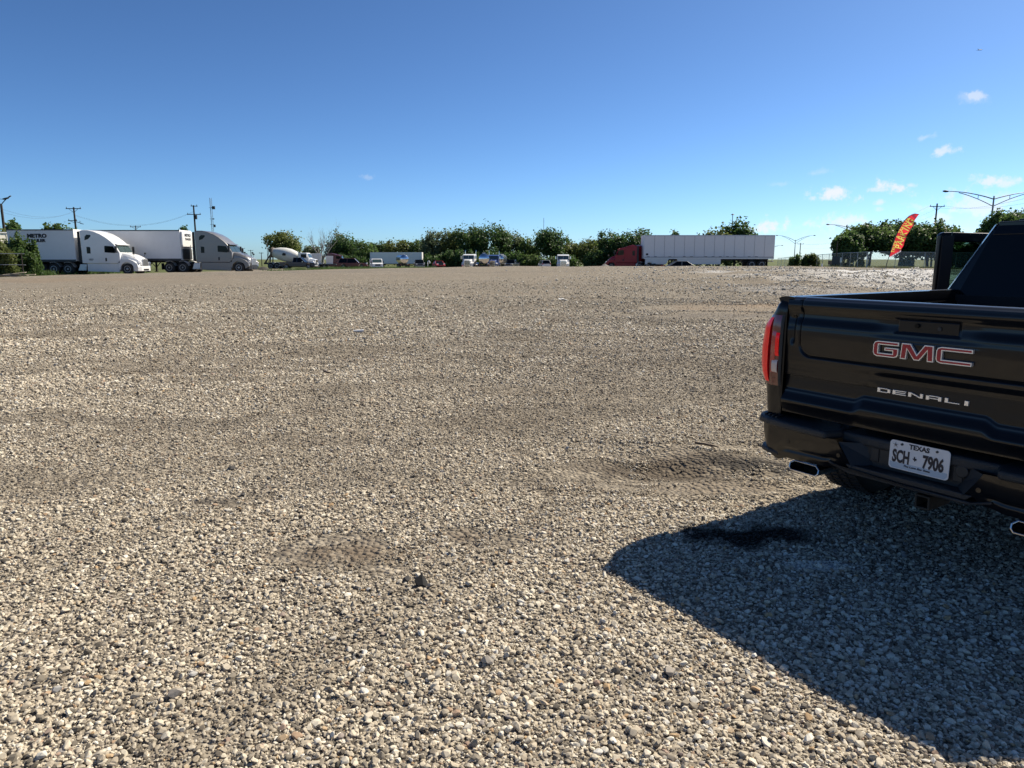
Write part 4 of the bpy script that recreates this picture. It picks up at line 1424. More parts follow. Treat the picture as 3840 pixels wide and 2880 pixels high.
    for s in (1, -1):
        y0, y1 = s * 0.03, s * 1.08
        o = 0.035
        b.add([(wz[0] + dx * 0.08 + o, y0, wz[1] + dz * 0.08), (wz[0] + dx * 0.10 + o, y1, wz[1] + dz * 0.10), (wz[0] + dx * 0.94 + o, y1, wz[1] + dz * 0.94), (wz[0] + dx * 0.96 + o, y0, wz[1] + dz * 0.96)], [(0, 1, 2, 3)])
    b.build('windscreen', M['screen_glass'], root, normals=False)
    b = MB()
    b.box((wz[0] + 0.10, 0, wz[1] + 0.02), (0.30, 2.2, 0.05), ry=0.35)
    b.build('visor', P, root, bevel=0.015)
    # grille with bars, bumper
    b = MB()
    if style == 'aero':
        b.prism([(-0.56, 0.74), (0.56, 0.74), (0.50, 1.34), (0.36, 1.44), (-0.36, 1.44), (-0.50, 1.34)], 1.02, 1.12, axis='x')
    else:
        b.prism([(-0.60, 0.62), (0.60, 0.62), (0.60, 1.55), (0.40, 1.68), (-0.40, 1.68), (-0.60, 1.55)], 1.12, 1.20, axis='x')
    gr = b.build('grille', M['alloy' if style == 'aero' else 'chrome'], root, bevel=0.03)
    b = MB()
    for k in range(7):
        if style == 'aero': b.box((1.125, 0, 0.80 + 0.085 * k), (0.012, 0.94, 0.035))
        else: b.box((1.205, -0.45 + 0.15 * k, 1.08), (0.012, 0.06, 0.88))
    tag(b.build('grille_bars', M['dark_steel'], gr), kind='stuff')
    b = MB()
    rows = [(-1.20, 0.70), (-1.15, 0.95), (-0.8, 1.14), (0.8, 1.14), (1.15, 0.95), (1.20, 0.70)]
    b.prism([(x, y) for y, x in rows] + [(0.5, 1.1), (0.5, -1.1)], 0.30, 0.78 if style == 'aero' else 0.68, axis='z')
    b.build('front_bumper', M['chrome'] if bumper == 'chrome' else (M['black_plastic'] if bumper == 'black' else P), root, bevel=0.05, segs=3)
    b = MB()
    b.box((1.16, 0, 0.45), (0.03, 0.9, 0.12))
    b.build('air_intake', M['black_plastic'], root)
    # frame
    b = MB()
    for s in (1, -1): b.box(((1.0 + axle[1] - 0.6) / 2, s * 0.43, 0.86), (1.0 - axle[1] + 0.6, 0.09, 0.26))
    b.box(((axle[0] + axle[1]) / 2, 0, 1.12), (1.1, 0.95, 0.10))
    b.box((-2.2, 0, 0.75), (3.2, 1.2, 0.5))
    for ax in axle: b.cyl((ax, -0.9, 0.51), (ax, 0.9, 0.51), 0.12, None, 12)
    b.cyl((0, -0.9, 0.51), (0, 0.9, 0.51), 0.08, None, 12)
    b.build('frame', M['chassis'], root)
    return root


def trailer(root, L, body='trailer_white', h0=1.22, h1=4.10, panels=0, skirts=False, wheels=True, gear=True, rails='alloy'):
    """box trailer: nose at x = 0, tail at x = -L"""
    W = 1.27
    b = MB()
    b.box((-L / 2, 0, (h0 + h1) / 2), (L - 0.02, 2 * W - (0.06 if panels else 0.0), h1 - h0 - 0.04))
    body_o = b.build('box_body', M['seam_grey' if panels else body], root, bevel=0.02)
    for s in (1, -1):
        b = MB()
        b.box((-L / 2, s * (W + 0.005), h0 + 0.05), (L, 0.05, 0.20))
        b.build('base_rail', M[rails], root)
        b = MB()
        b.box((-L / 2, s * (W + 0.003), h1 - 0.05), (L, 0.04, 0.10))
        b.build('top_rail', M[rails], root)
        if panels:
            pw = L / panels
            proto = None
            for k in range(panels):
                if proto is None:
                    q = MB()
                    q.box((0, 0, (h0 + h1) / 2 + 0.05), (pw - 0.035, 0.03, h1 - h0 - 0.34))
                    proto = q.build('panel', M[body], root, bevel=0.006)
                    o = proto
                else:
                    o = proto.copy()
                    COL.objects.link(o)
                o.location = (-pw * (k + 0.5), s * (W - 0.012), 0)
            q = MB()
            for k in range(int(L / 0.9)):
                if random.random() < 0.5: q.box((-0.5 - 0.9 * k, s * (W + 0.006), h0 + 0.24), (0.34, 0.012, 0.05))
            tag(q.build('marker_strip', M['dark_steel'], root), kind='stuff')
        if skirts:
            for a, c in ((-0.15, -3.1), (-4.1, -9.6)):
                q = MB()
                q.prism([(a, h0 - 0.06), (c, h0 - 0.06), (c + (0.35 if a > -1 else 0), 0.52), (a - (0.30 if a < -1 else 0), 0.52)], s * 1.20, s * 1.23)
                q.build('side_skirt', M['alloy'], root)
    b = MB()
    b.box((-0.015, 0, (h0 + h1) / 2), (0.05, 2 * W + 0.02, h1 - h0))
    b.build('nose_wall', M[body], root, bevel=0.03)
    b = MB()
    for s in (1, -1): b.box((-L - 0.01, s * 0.62, (h0 + h1) / 2), (0.05, 1.18, h1 - h0 - 0.12))
    b.box((-L + 0.01, 0, h0 - 0.35), (0.08, 2.3, 0.10))
    for s in (1, -1): b.box((-L + 0.01, s * 0.7, h0 - 0.15), (0.08, 0.08, 0.4))
    b.build('rear_doors', M[body], root, bevel=0.01)
    b = MB()
    for s in (1, -1): b.box((-L / 2, s * 0.5, h0 - 0.14), (L - 1.0, 0.10, 0.18))
    if wheels:
        b.box((-L + 2.1, 0, h0 - 0.30), (3.2, 1.1, 0.3))
    b.build('underframe', M['chassis'], root)
    if gear:
        for s in (1, -1):
            b = MB()
            b.bar((-3.55, s * 0.85, h0 - 0.1), (-3.55, s * 0.85, 0.12), 0.14)
            b.bar((-3.0, s * 0.80, h0 - 0.12), (-3.5, s * 0.85, 0.55), 0.06)
            b.bar((-4.1, s * 0.80, h0 - 0.12), (-3.6, s * 0.85, 0.55), 0.06)
            b.box((-3.55, s * 0.85, 0.10), (0.3, 0.28, 0.06))
            b.build('landing_leg', M['chassis'], root)
    if wheels:
        for ax in (-L + 1.45, -L + 2.70):
            for s in (1, -1): lorry_wheel(root, ax, s * 0.98, 0.51, 0.56, 'rim_white', -0.06)
        for s in (1, -1):
            b = MB(); b.box((-L + 0.75, s * 0.98, 0.62), (0.03, 0.58, 0.66)); b.build('mud_flap', M['rubber'], root)
    return root


# ---- the two lorries on the left, facing right
Y1, X1 = 67.75, -35.6
z1 = gz(X1 - 3, Y1) + 0.02
t1 = tractor(thing('tractor_unit', 'white high-roof tractor unit parked in front of the silver one', 'truck', (X1, Y1, z1), 0.0), 'white_paint', CAB_TALL)
text_mesh('unit_number', '1027', 0.22, M['lettering'], t1, (-3.25, -1.236, 1.36), bold=0.004)
text_mesh('door_script', 'Heath', 0.26, M['lettering'], t1, (-1.50, -1.236, 1.78), bold=0.003, shear=0.3) if False else None
r1 = trailer(thing('box_trailer', 'white box trailer behind the white tractor unit, partly hidden by creepers', 'trailer', (X1 - 4.62, Y1, z1), 0.0), 6.1, wheels=True, gear=False, rails='dark_steel')
text_mesh('trailer_lettering', 'METRO', 0.46, M['lettering'], r1, (-3.36, -1.29, 3.50), sx=1.18, bold=0.028, depth=0.004)
text_mesh('trailer_lettering', 'TRAILER', 0.36, M['lettering'], r1, (-3.42, -1.29, 3.08), sx=1.18, bold=0.020, depth=0.004)

Y2, X2 = 71.5, -26.7
z2 = gz(X2 - 3, Y2) + 0.05
t2 = tractor(thing('tractor_unit', 'silver grey high-roof tractor unit pulling a white refrigerated trailer', 'truck', (X2, Y2, z2), 0.0), 'silver_paint', CAB_TALL, bumper='black')
r2 = trailer(thing('refrigerated_trailer', 'long white refrigerated trailer with a cooling unit on its sunlit nose', 'trailer', (X2 - 5.50, Y2, z2), 0.0), 14.6, rails='dark_steel')
b = MB()
b.prism([(-1.1, 2.45), (1.1, 2.45), (1.2, 2.7), (1.2, 4.0), (-1.2, 4.0), (-1.2, 2.7)], 0.01, 0.20, axis='x')
cu = b.build('cooling_unit', M['white_paint'], r2, bevel=0.08, segs=3)
text_mesh('trailer_lettering', 'METRO', 0.34, M['lettering'], cu, (0.208, 0.0, 3.62), rot=(PI / 2, 0, PI / 2), sx=1.2, bold=0.02)
text_mesh('trailer_lettering', 'TRAILER', 0.28, M['lettering'], cu, (0.208, 0.0, 3.24), rot=(PI / 2, 0, PI / 2), sx=1.2, bold=0.015)
b = MB(); b.box((0.05, 0, 1.8), (0.08, 1.9, 1.0)); b.build('nose_grating', M['dark_steel'], r2)
b = MB(); b.prism([(-8.6, 1.55), (-7.5, 1.55), (-7.5, 1.95), (-8.6, 1.95)], -1.28, -1.30); b.build('hatch', M['alloy'], r2)

X3, Y3 = -28.3, 76.3
t3 = tractor(thing('tractor_unit', 'grey tractor unit whose bright grille shows past the nose of the silver one', 'truck', (X3, Y3, gz(X3, Y3) + 0.02), 0.0), 'silver_paint', CAB_TALL, bumper='chrome')

# ---- red tractor with a long panelled trailer, facing left, its side in shade
Y4, Xn = 91.3, bearing(2415, 90)
z4 = 0.44
r4 = trailer(thing('box_trailer', 'long white trailer of thirteen tall panels behind the red tractor unit', 'trailer', (Xn, Y4, z4), PI), 16.2, panels=13, skirts=True, gear=True)
b = MB(); b.box((-0.35, 1.285, 1.75), (0.28, 0.012, 0.22)); b.build('number_plate', M['lettering'], r4)
t4 = tractor(thing('tractor_unit', 'dark red tractor unit with a mid-height sleeper, nose behind the stone heap', 'truck', (Xn - 2.74, Y4 + 3.39, 0.12), PI - 0.75), 'red_paint', CAB_MID, skirt=True, axle=(-4.35, -5.6))


# ------------------------------------------------------------------ cars: nose at +x, centre at the origin
def car(root, paint, low, house, roof_z, wheels, half=0.95, wr=0.36, rim='rim_dull', lights=True, rear=True, bed=None, glass_in=0.06):
    P = M[paint]
    b = MB()
    b.loft([[(x, y, z) for x, z in low] for y in (-half, -half + 0.06, half - 0.06, half)] if False else [[(x * (0.99 if abs(y) == half else 1), y, z) for x, z in low] for y in (-half, -half + 0.08, half - 0.08, half)])
    b.build('body', P, root, bevel=0.04, segs=3, smooth=40)
    # glasshouse: dark glass, pillars and a painted roof
    xs = [p[0] for p in house]
    zb, zt = house[0][1], roof_z
    inn = half - 0.22
    b = MB()
    b.loft([[(house[0][0], -half + 0.04, zb), (house[3][0], -half + 0.04, zb), (house[3][0], half - 0.04, zb), (house[0][0], half - 0.04, zb)],
            [(house[1][0], -inn, zt - 0.05), (house[2][0], -inn, zt - 0.05), (house[2][0], inn, zt - 0.05), (house[1][0], inn, zt - 0.05)]])
    b.build('windows', M['dark_glass'], root, bevel=0.02)
    b = MB()
    b.prism([(house[1][0] - 0.03, -inn - 0.03), (house[2][0] + 0.03, -inn - 0.03), (house[2][0] + 0.03, inn + 0.03), (house[1][0] - 0.03, inn + 0.03)], zt - 0.07, zt, axis='z')
    mid = (house[1][0] + house[2][0]) / 2
    for s in (1, -1):
        for (xa, xc) in ((house[0][0], house[1][0]), (house[3][0], house[2][0]), (mid - 0.05, mid)):
            b.bar((xa, s * (half - 0.035), zb), (xc, s * (inn + 0.005), zt - 0.05), 0.09, 0.04)
    b.build('roof', P, root, bevel=0.03)
    for x in wheels:
        for s in (1, -1): lorry_wheel(root, x, s * (half - 0.12), wr, 0.24, rim, 0.0, 22)
    front, back = max(p[0] for p in low), min(p[0] for p in low)
    for s in (1, -1):
        b = MB(); b.box((front - 0.06, s * (half - 0.24), 0.80 if wr < 0.35 else 0.95), (0.16, 0.34, 0.18)); b.build('headlight', M['lamp_clear'], root, bevel=0.03)
        b = MB(); b.box((back + 0.05, s * (half - 0.14), 0.85 if wr < 0.35 else 1.0), (0.14, 0.20, 0.30)); b.build('tail_light', M['lens_mid_red'], root, bevel=0.03)
        b = MB(); b.box((house[3][0] - 0.35, s * (half + 0.10), zb + 0.08), (0.12, 0.20, 0.15)); b.build('door_mirror', M['chrome' if bed else paint], root, bevel=0.03)
        b = MB(); b.box((mid, s * (half + 0.004), zb - 0.36), (1.9, 0.012, 0.03)); b.build('side_moulding', M['dark_steel'], root)
    b = MB(); b.box((front + 0.0, 0, 0.70 if wr < 0.35 else 0.85), (0.06, 0.95, 0.30)); b.build('grille', M['dark_steel'], root, bevel=0.02)
    b = MB(); b.box((front - 0.02, 0, 0.45 if wr < 0.35 else 0.52), (0.16, half * 1.9, 0.18)); b.build('front_bumper', M['alloy' if bed else paint], root, bevel=0.04)
    b = MB(); b.box((back + 0.02, 0, 0.45 if wr < 0.35 else 0.55), (0.16, half * 1.9, 0.18)); b.build('rear_bumper', M['alloy' if bed else paint], root, bevel=0.04)
    b = MB(); b.box(((front + back) / 2, 0, 0.32), (front - back - 0.6, half * 1.5, 0.14)); b.build('underbody', M['chassis'], root)
    return root


def arch(x, r, z0=0.35, n=7):
    return [(x + r * math.cos(PI * k / n), z0 + r * math.sin(PI * k / n)) for k in range(n + 1)]


def low_pickup(L=5.8, h=1.08, wx=(-1.85, 1.85), r=0.46):
    f, bk = L / 2, -L / 2
    return [(bk, 0.42), (bk, h + 0.02), (-0.75, h + 0.04), (1.2, h + 0.02), (f - 0.25, h - 0.06), (f, h - 0.18), (f, 0.42)] + arch(wx[1], r, 0.42) + arch(wx[0], r, 0.42)


def low_suv(L=4.9, h=1.02, wx=(-1.5, 1.5), r=0.44):
    f, bk = L / 2, -L / 2
    return [(bk, 0.42), (bk, h), (1.0, h), (f - 0.2, h - 0.12), (f, h - 0.28), (f, 0.42)] + arch(wx[1], r, 0.42) + arch(wx[0], r, 0.42)


def low_sedan(L=4.6, h=0.88, wx=(-1.35, 1.4), r=0.38):
    f, bk = L / 2, -L / 2
    return [(bk, 0.36), (bk, h - 0.08), (bk + 0.5, h + 0.02), (0.9, h), (f - 0.3, h - 0.18), (f, h - 0.3), (f, 0.36)] + arch(wx[1], r, 0.36) + arch(wx[0], r, 0.36)


def spot(u, D, dz=0.0):
    x = bearing(u, D)
    return (x, D, gz(x, D) + dz)


HOUSE_P = [(-0.75, 1.10), (-0.62, 1.8), (0.55, 1.8), (1.25, 1.10)]
HOUSE_S = [(-2.35, 1.02), (-2.05, 1.8), (0.45, 1.8), (1.15, 1.02)]
HOUSE_C = [(-1.75, 0.88), (-0.85, 1.42), (0.35, 1.42), (1.15, 0.86)]
car(thing('pickup_truck', 'navy blue crew cab pickup parked beside the concrete mixer', 'pickup truck', spot(1121, 120), 0.0), 'navy', low_pickup(), HOUSE_P, 1.86, (-1.85, 1.85), 0.98, 0.40, 'rim_white', bed=True)
car(thing('sport_utility', 'dark red sport utility parked in front of the maroon tractor unit', 'car', spot(1322, 126), 0.12), 'maroon', low_suv(5.1), HOUSE_S, 1.80, (-1.55, 1.6), 0.96, 0.38)
car(thing('sport_utility', 'white sport utility seen from behind under the trees', 'car', spot(2041, 156, -0.05), PI / 2 + 0.15), 'white_paint', low_suv(4.9), HOUSE_S, 1.82, (-1.5, 1.5), 0.96, 0.38)
car(thing('parked_car', 'grey saloon car half hidden by the rise before the panelled trailer', 'car', spot(2560, 84, -0.32), 0.0), 'silver_paint', low_sedan(), HOUSE_C, 1.44, (-1.35, 1.4), 0.90, 0.33)
car(thing('parked_car', 'bright red low car by the trees, mostly hidden by the rise', 'car', spot(1645, 146, 0.1), -PI / 2 + 0.3), 'bright_red', low_sedan(), HOUSE_C, 1.42, (-1.35, 1.4), 0.90, 0.33)
car(thing('pickup_truck', 'dark pickup facing us at the end of the far white trailer', 'pickup truck', spot(1572, 152), -PI / 2 + 0.2), 'dark_car', low_pickup(5.6), HOUSE_P, 1.86, (-1.85, 1.85), 0.98, 0.40, bed=True)
car(thing('pickup_truck', 'black pickup with a bare rack behind the blue tanker truck', 'pickup truck', spot(1920, 158), -PI / 2 - 0.3), 'dark_car', low_pickup(5.6), HOUSE_P, 1.86, (-1.85, 1.85), 0.98, 0.40, bed=True)
van_low = [(-2.6, 0.45), (-2.6, 2.05), (0.9, 2.05), (1.1, 2.0), (1.75, 1.30), (2.45, 1.10), (2.5, 0.45)] + arch(1.6, 0.44, 0.42) + arch(-1.6, 0.44, 0.42)


def van(root):
    b = MB()
    b.loft([[(x, y, z) for x, z in van_low] for y in (-1.0, -0.93, 0.93, 1.0)])
    b.build('body', M['white_paint'], root, bevel=0.05, segs=3)
    b = MB(); b.add([(1.16, -0.84, 1.94), (1.16, 0.84, 1.94), (1.74, 0.90, 1.34), (1.74, -0.90, 1.34)], [(0, 1, 2, 3)])
    o = b.build('windscreen', M['screen_glass'], root, normals=False); o.location = (0.02, 0, 0.012)
    for s in (1, -1):
        b = MB(); b.prism([(0.5, 1.30), (1.55, 1.30), (1.05, 1.88), (0.5, 1.90)], s * 1.0, s * 1.012); b.build('side_window', M['dark_glass'], root)
        b = MB(); b.box((2.40, s * 0.74, 0.95), (0.16, 0.36, 0.2)); b.build('headlight', M['lamp_clear'], root, bevel=0.03)
        b = MB(); b.box((1.5, s * 1.14, 1.42), (0.12, 0.2, 0.28)); b.build('door_mirror', M['black_plastic'], root, bevel=0.02)
        for x in (-1.6, 1.6): lorry_wheel(root, x, s * 0.88, 0.37, 0.24, 'rim_white', 0, 20)
    b = MB(); b.box((2.48, 0, 0.86), (0.05, 1.0, 0.28)); b.build('grille', M['dark_steel'], root)
    b = MB(); b.box((2.46, 0, 0.52), (0.16, 1.9, 0.2)); b.build('front_bumper', M['alloy'], root, bevel=0.03)
    return root


van(thing('work_van', 'white van facing us in front of the far white trailer', 'van', spot(1411, 140, -0.15), -PI / 2 + 0.30))

# ---- tractors seen head-on under the trees
for u, D, paint, lab, st, prof, dz, cut in (
        (1755, 148, 'white_paint', 'white tractor unit facing us with a chimney exhaust, nearest the red car', True, CAB_FLAT, 0.0, -0.10),
        (1848, 158, 'blue_paint', 'blue tractor unit with chrome bumper facing us, beside the round tank', True, CAB_FLAT, 0.0, -0.06),
        (2112, 148, 'white_paint', 'white tractor unit facing us to the right of the white sport utility', False, CAB_FLAT, -0.10, -0.05)):
    tractor(thing('tractor_unit', lab, 'truck', spot(u, D, dz), -PI / 2 + cut), paint, prof, style='classic', stacks=st, skirt=False, bumper='chrome', extender=False, rim='chrome')

tractor(thing('tractor_unit', 'maroon tractor unit with a tall sleeper behind the dark red sport utility', 'truck', (bearing(1298, 160), 160, gz(bearing(1298, 160), 160) + 0.1), 0.06), 'maroon', CAB_MID, skirt=True, bumper='chrome')


def tank_trailer(root, L, r=1.05, wheels=True):
    b = MB()
    zc = 1.15 + r
    prof = [(-L, r * 0.30), (-L - 0.10 + 0.25, r * 0.75), (-L + 0.35, r)] + [(-L + 0.35 + k * (L - 0.7) / 4, r) for k in (1, 2, 3)] + [(-0.35, r), (-0.12, r * 0.75), (0, r * 0.3)]
    b.lathe(prof, (0, 0, zc), (1, 0, 0), 36)
    t = b.build('tank', M['tank_steel'], root, smooth=40)
    b = MB()
    for k in range(1, 4): b.lathe([(-0.05, r + 0.03), (0.05, r + 0.03), (0.05, r * 0.98), (-0.05, r * 0.98)], (-L * k / 4, 0, zc), (1, 0, 0), 36)
    b.build('tank_band', M['alloy'], t) if False else b.build('tank_bands', M['alloy'], t)
    b = MB()
    b.box((-L / 2, 0, zc + r + 0.04), (L * 0.7, 0.5, 0.06))
    for k in range(3): b.cyl((-L * (0.25 + 0.25 * k), 0, zc + r), (-L * (0.25 + 0.25 * k), 0, zc + r + 0.18), 0.26, None, 16)
    b.build('walkway', M['alloy'], t)
    b = MB()
    for s in (1, -1): b.box((-L / 2, s * 0.45, 1.08), (L - 0.6, 0.10, 0.22))
    b.box((-L + 0.1, 0, 0.75), (0.12, 2.3, 0.16))
    b.box((-L + 1.9, 0, 0.75), (2.6, 1.2, 0.3))
    b.build('underframe', M['chassis'], root)
    for ax in (-L + 1.2, -L + 2.5):
        for s in (1, -1): lorry_wheel(root, ax, s * 0.96, 0.51, 0.54, 'rim_dull', -0.05, 20)
    for s in (1, -1):
        b = MB(); b.box((-L + 0.06, s * 0.95, 0.9), (0.08, 0.22, 0.14)); b.build('tail_light', M['lens_mid_red'], root)
    return root


tank_trailer(thing('tank_trailer', 'polished steel tank trailer seen end-on between the white and blue tractor units', 'trailer', spot(1815, 156, -0.15), PI / 2 + 0.04), 9.0, 1.05)
tank_trailer(thing('tank_trailer', 'shining tank trailer parked in front of the far white box trailer', 'trailer', (bearing(1500, 172), 172, gz(bearing(1500, 172), 172) + 0.05), PI * 0.62), 5.0, 1.0)
tank_trailer(thing('tank_trailer', 'small polished tank trailer coupled behind the blue tractor unit', 'trailer', (bearing(1872, 163), 163, gz(bearing(1872, 163), 163)), -PI / 2 - 0.12), 7.5, 0.95)
trailer(thing('box_trailer', 'white box trailer parked far off against the trees', 'trailer', (bearing(1585, 188), 188, gz(bearing(1585, 188), 188) + 0.02), 0.0), 13.4, gear=True)


# ---- concrete mixer
def mixer(root):
    b = MB()
    p0, ax = Vector((-6.1, 0, 2.95)), Vector((4.9, 0, -0.85))
    L = ax.length
    b.lathe([(0, 0.50), (0.25, 0.72), (1.5, 1.10), (2.5, 1.22), (3.5, 1.18), (4.4, 0.92), (L, 0.55), (L + 0.02, 0.2)], p0, ax, 36)
    dr = b.build('drum', M['mixer_white'], root, smooth=40)
    b = MB()
    b.lathe([(0.05, 0.90), (0.32, 0.92), (0.32, 0.70), (0.05, 0.55)], p0, ax, 30)
    b.build('drum_ring', M['mixer_grime'], dr, smooth=40)
    b = MB(); b.prism([(-3.75, 2.35), (-3.25, 2.35), (-3.15, 2.65), (-3.5, 2.85), (-3.85, 2.65)], -1.28, -1.20); b.build('drum_logo', M['lettering'], dr)
    b = MB()
    b.loft([[(-6.6, -0.55, 3.6), (-5.9, -0.55, 3.6), (-5.9, 0.55, 3.6), (-6.6, 0.55, 3.6)], [(-6.4, -0.25, 2.95), (-6.05, -0.25, 2.95), (-6.05, 0.25, 2.95), (-6.4, 0.25, 2.95)]])
    b.build('hopper', M['mixer_grime'], root)
    b = MB()
    b.prism([(-6.3, 2.6), (-6.1, 2.7), (-7.1, 1.35), (-7.3, 1.25)], -0.3, 0.3)
    b.prism([(-7.2, 1.3), (-7.0, 1.5), (-7.35, 1.0), (-7.5, 1.0)], -0.28, 0.28)
    b.build('chute', M['mixer_grime'], root)
    b = MB()
    for s in (1, -1):
        b.bar((-6.2, s * 0.75, 1.1), (-6.0, s * 0.55, 2.7), 0.16)
        b.bar((-6.9, s * 0.6, 1.1), (-6.3, s * 0.55, 3.3), 0.09)
        b.bar((-1.3, s * 0.5, 1.1), (-1.3, s * 0.3, 2.1), 0.2)
    b.bar((-6.55, -0.8, 2.2), (-6.55, -0.8, 4.85), 0.07)
    b.box((-6.55, -0.8, 4.86), (0.34, 0.2, 0.08))
    b.build('rear_posts', M['mixer_grime'], root)
    b = MB()
    for s in (1, -1): b.box((-3.2, s * 0.43, 0.98), (8.4, 0.12, 0.28))
    b.box((-3.6, 0, 0.75), (5.0, 1.3, 0.35))
    b.build('frame', M['chassis'], root)
    b = MB()
    b.prism([(-0.95, 1.0), (-0.95, 2.75), (-0.8, 2.85), (0.35, 2.85), (0.55, 2.75), (0.85, 1.95), (0.85, 1.0)], -1.15, 1.15)
    b.build('cab', M['white_paint'], root, bevel=0.08, segs=3)
    b = MB()
    b.loft([[(0.83, -0.9, 0.9), (0.83, 0.9, 0.9), (0.83, 0.9, 1.9), (0.83, -0.9, 1.9)], [(1.9, -0.75, 0.85), (1.9, 0.75, 0.85), (1.9, 0.75, 1.65), (1.9, -0.75, 1.65)]])
    b.build('bonnet', M['white_paint'], root, bevel=0.08, segs=3)
    b = MB(); b.add([(0.60, -1.0, 2.68), (0.60, 1.0, 2.68), (0.87, 1.02, 2.0), (0.87, -1.02, 2.0)], [(0, 1, 2, 3)]); b.build('windscreen', M['screen_glass'], root, normals=False)
    b = MB(); b.box((1.92, 0, 1.25), (0.05, 1.2, 0.7)); b.build('grille', M['chrome'], root)
    b = MB(); b.box((1.95, 0, 0.6), (0.2, 2.3, 0.32)); b.build('front_bumper', M['chrome'], root, bevel=0.03)
    for s in (1, -1):
        b = MB(); b.prism([(-0.55, 1.95), (0.62, 1.95), (0.40, 2.60), (-0.55, 2.60)], s * 1.15, s * 1.165); b.build('side_window', M['dark_glass'], root)
        b = MB(); b.prism([(0.5, 0.95), (0.62, 1.32), (1.0, 1.5), (1.6, 1.42), (1.9, 1.0), (1.9, 0.8), (0.6, 0.8)], s * 0.75, s * 1.15); b.build('fender', M['white_paint'], root, bevel=0.04)
        b = MB(); b.box((0.55, s * 1.35, 2.3), (0.12, 0.2, 0.6)); b.build('mirror', M['white_paint'], root, bevel=0.03)
        b = MB(); b.cyl((-1.05, s * 1.0, 1.2), (-1.05, s * 1.0, 3.1), 0.08, None, 12); b.build('exhaust_stack', M['chrome'], root, smooth=40)
        lorry_wheel(root, 1.2, s * 1.0, 0.52, 0.34, 'rim_white', 0.02)
        for ax_ in (-3.6, -4.9, -6.0): lorry_wheel(root, ax_, s * 0.95, 0.52, 0.54, 'rim_white', -0.05)
        b = MB()
        for ax_ in (-3.6, -4.9, -6.0):
            pts = [(ax_ + 0.64 * math.cos(R(a)), 0.52 + 0.64 * math.sin(R(a))) for a in range(25, 156, 13)]
            b.prism(pts + [(x, z + 0.03) for x, z in reversed(pts)], s * 0.68, s * 1.22)
        b.build('mudguard', M['rim_white'], root)
    return root


mixer(thing('concrete_mixer', 'white concrete mixer truck with a stained drum, behind the navy pickup', 'mixer truck', (bearing(1148, 129), 129, gz(bearing(1148, 129), 129)), 0.0))

# ---- low trailer with two white bins
xb_, Db = bearing(1210, 142), 142
ft = thing('flat_trailer', 'low flat trailer carrying white bins behind the navy pickup', 'trailer', (xb_, Db, gz(xb_, Db)), 0.05)
b = MB(); b.box((0, 0, 0.85), (5.6, 2.2, 0.18)); b.build('deck', M['dark_steel'], ft)
b = MB()
for s in (1, -1): b.bar((2.8, s * 0.5, 0.8), (4.2, 0, 0.6), 0.1)
b.build('drawbar', M['chassis'], ft)
for ax_ in (-0.6, 0.5):
    for s in (1, -1): lorry_wheel(ft, ax_, s * 0.95, 0.40, 0.26, 'rim_dull', 0, 18)
for (dx, w_, h_, lab) in ((-1.15, 2.0, 2.05, 'taller of two ribbed white bins on the flat trailer'), (1.35, 1.5, 1.55, 'shorter of two ribbed white bins on the flat trailer')):
    bn = thing('white_bin', lab, 'bin', (xb_ + dx, Db + 0.05 * dx, gz(xb_, Db) + 0.94), 0.25, 'white bins on the flat trailer')
    b = MB()
    b.loft([[(-w_ / 2 + .12, -0.8, 0), (w_ / 2 - .12, -0.8, 0), (w_ / 2 - .12, 0.8, 0), (-w_ / 2 + .12, 0.8, 0)], [(-w_ / 2, -0.95, h_), (w_ / 2, -0.95, h_), (w_ / 2, 0.95, h_), (-w_ / 2, 0.95, h_)]])
    b.build('bin_shell', M['sign_white'], bn)
    for k in range(6):
        x = -w_ / 2 + 0.15 + (w_ - 0.3) * k / 5
        MB().bar((x * 0.9, -0.82, 0.02), (x, -0.965, h_ - 0.02), 0.07).build('rib', M['sign_white'], bn)
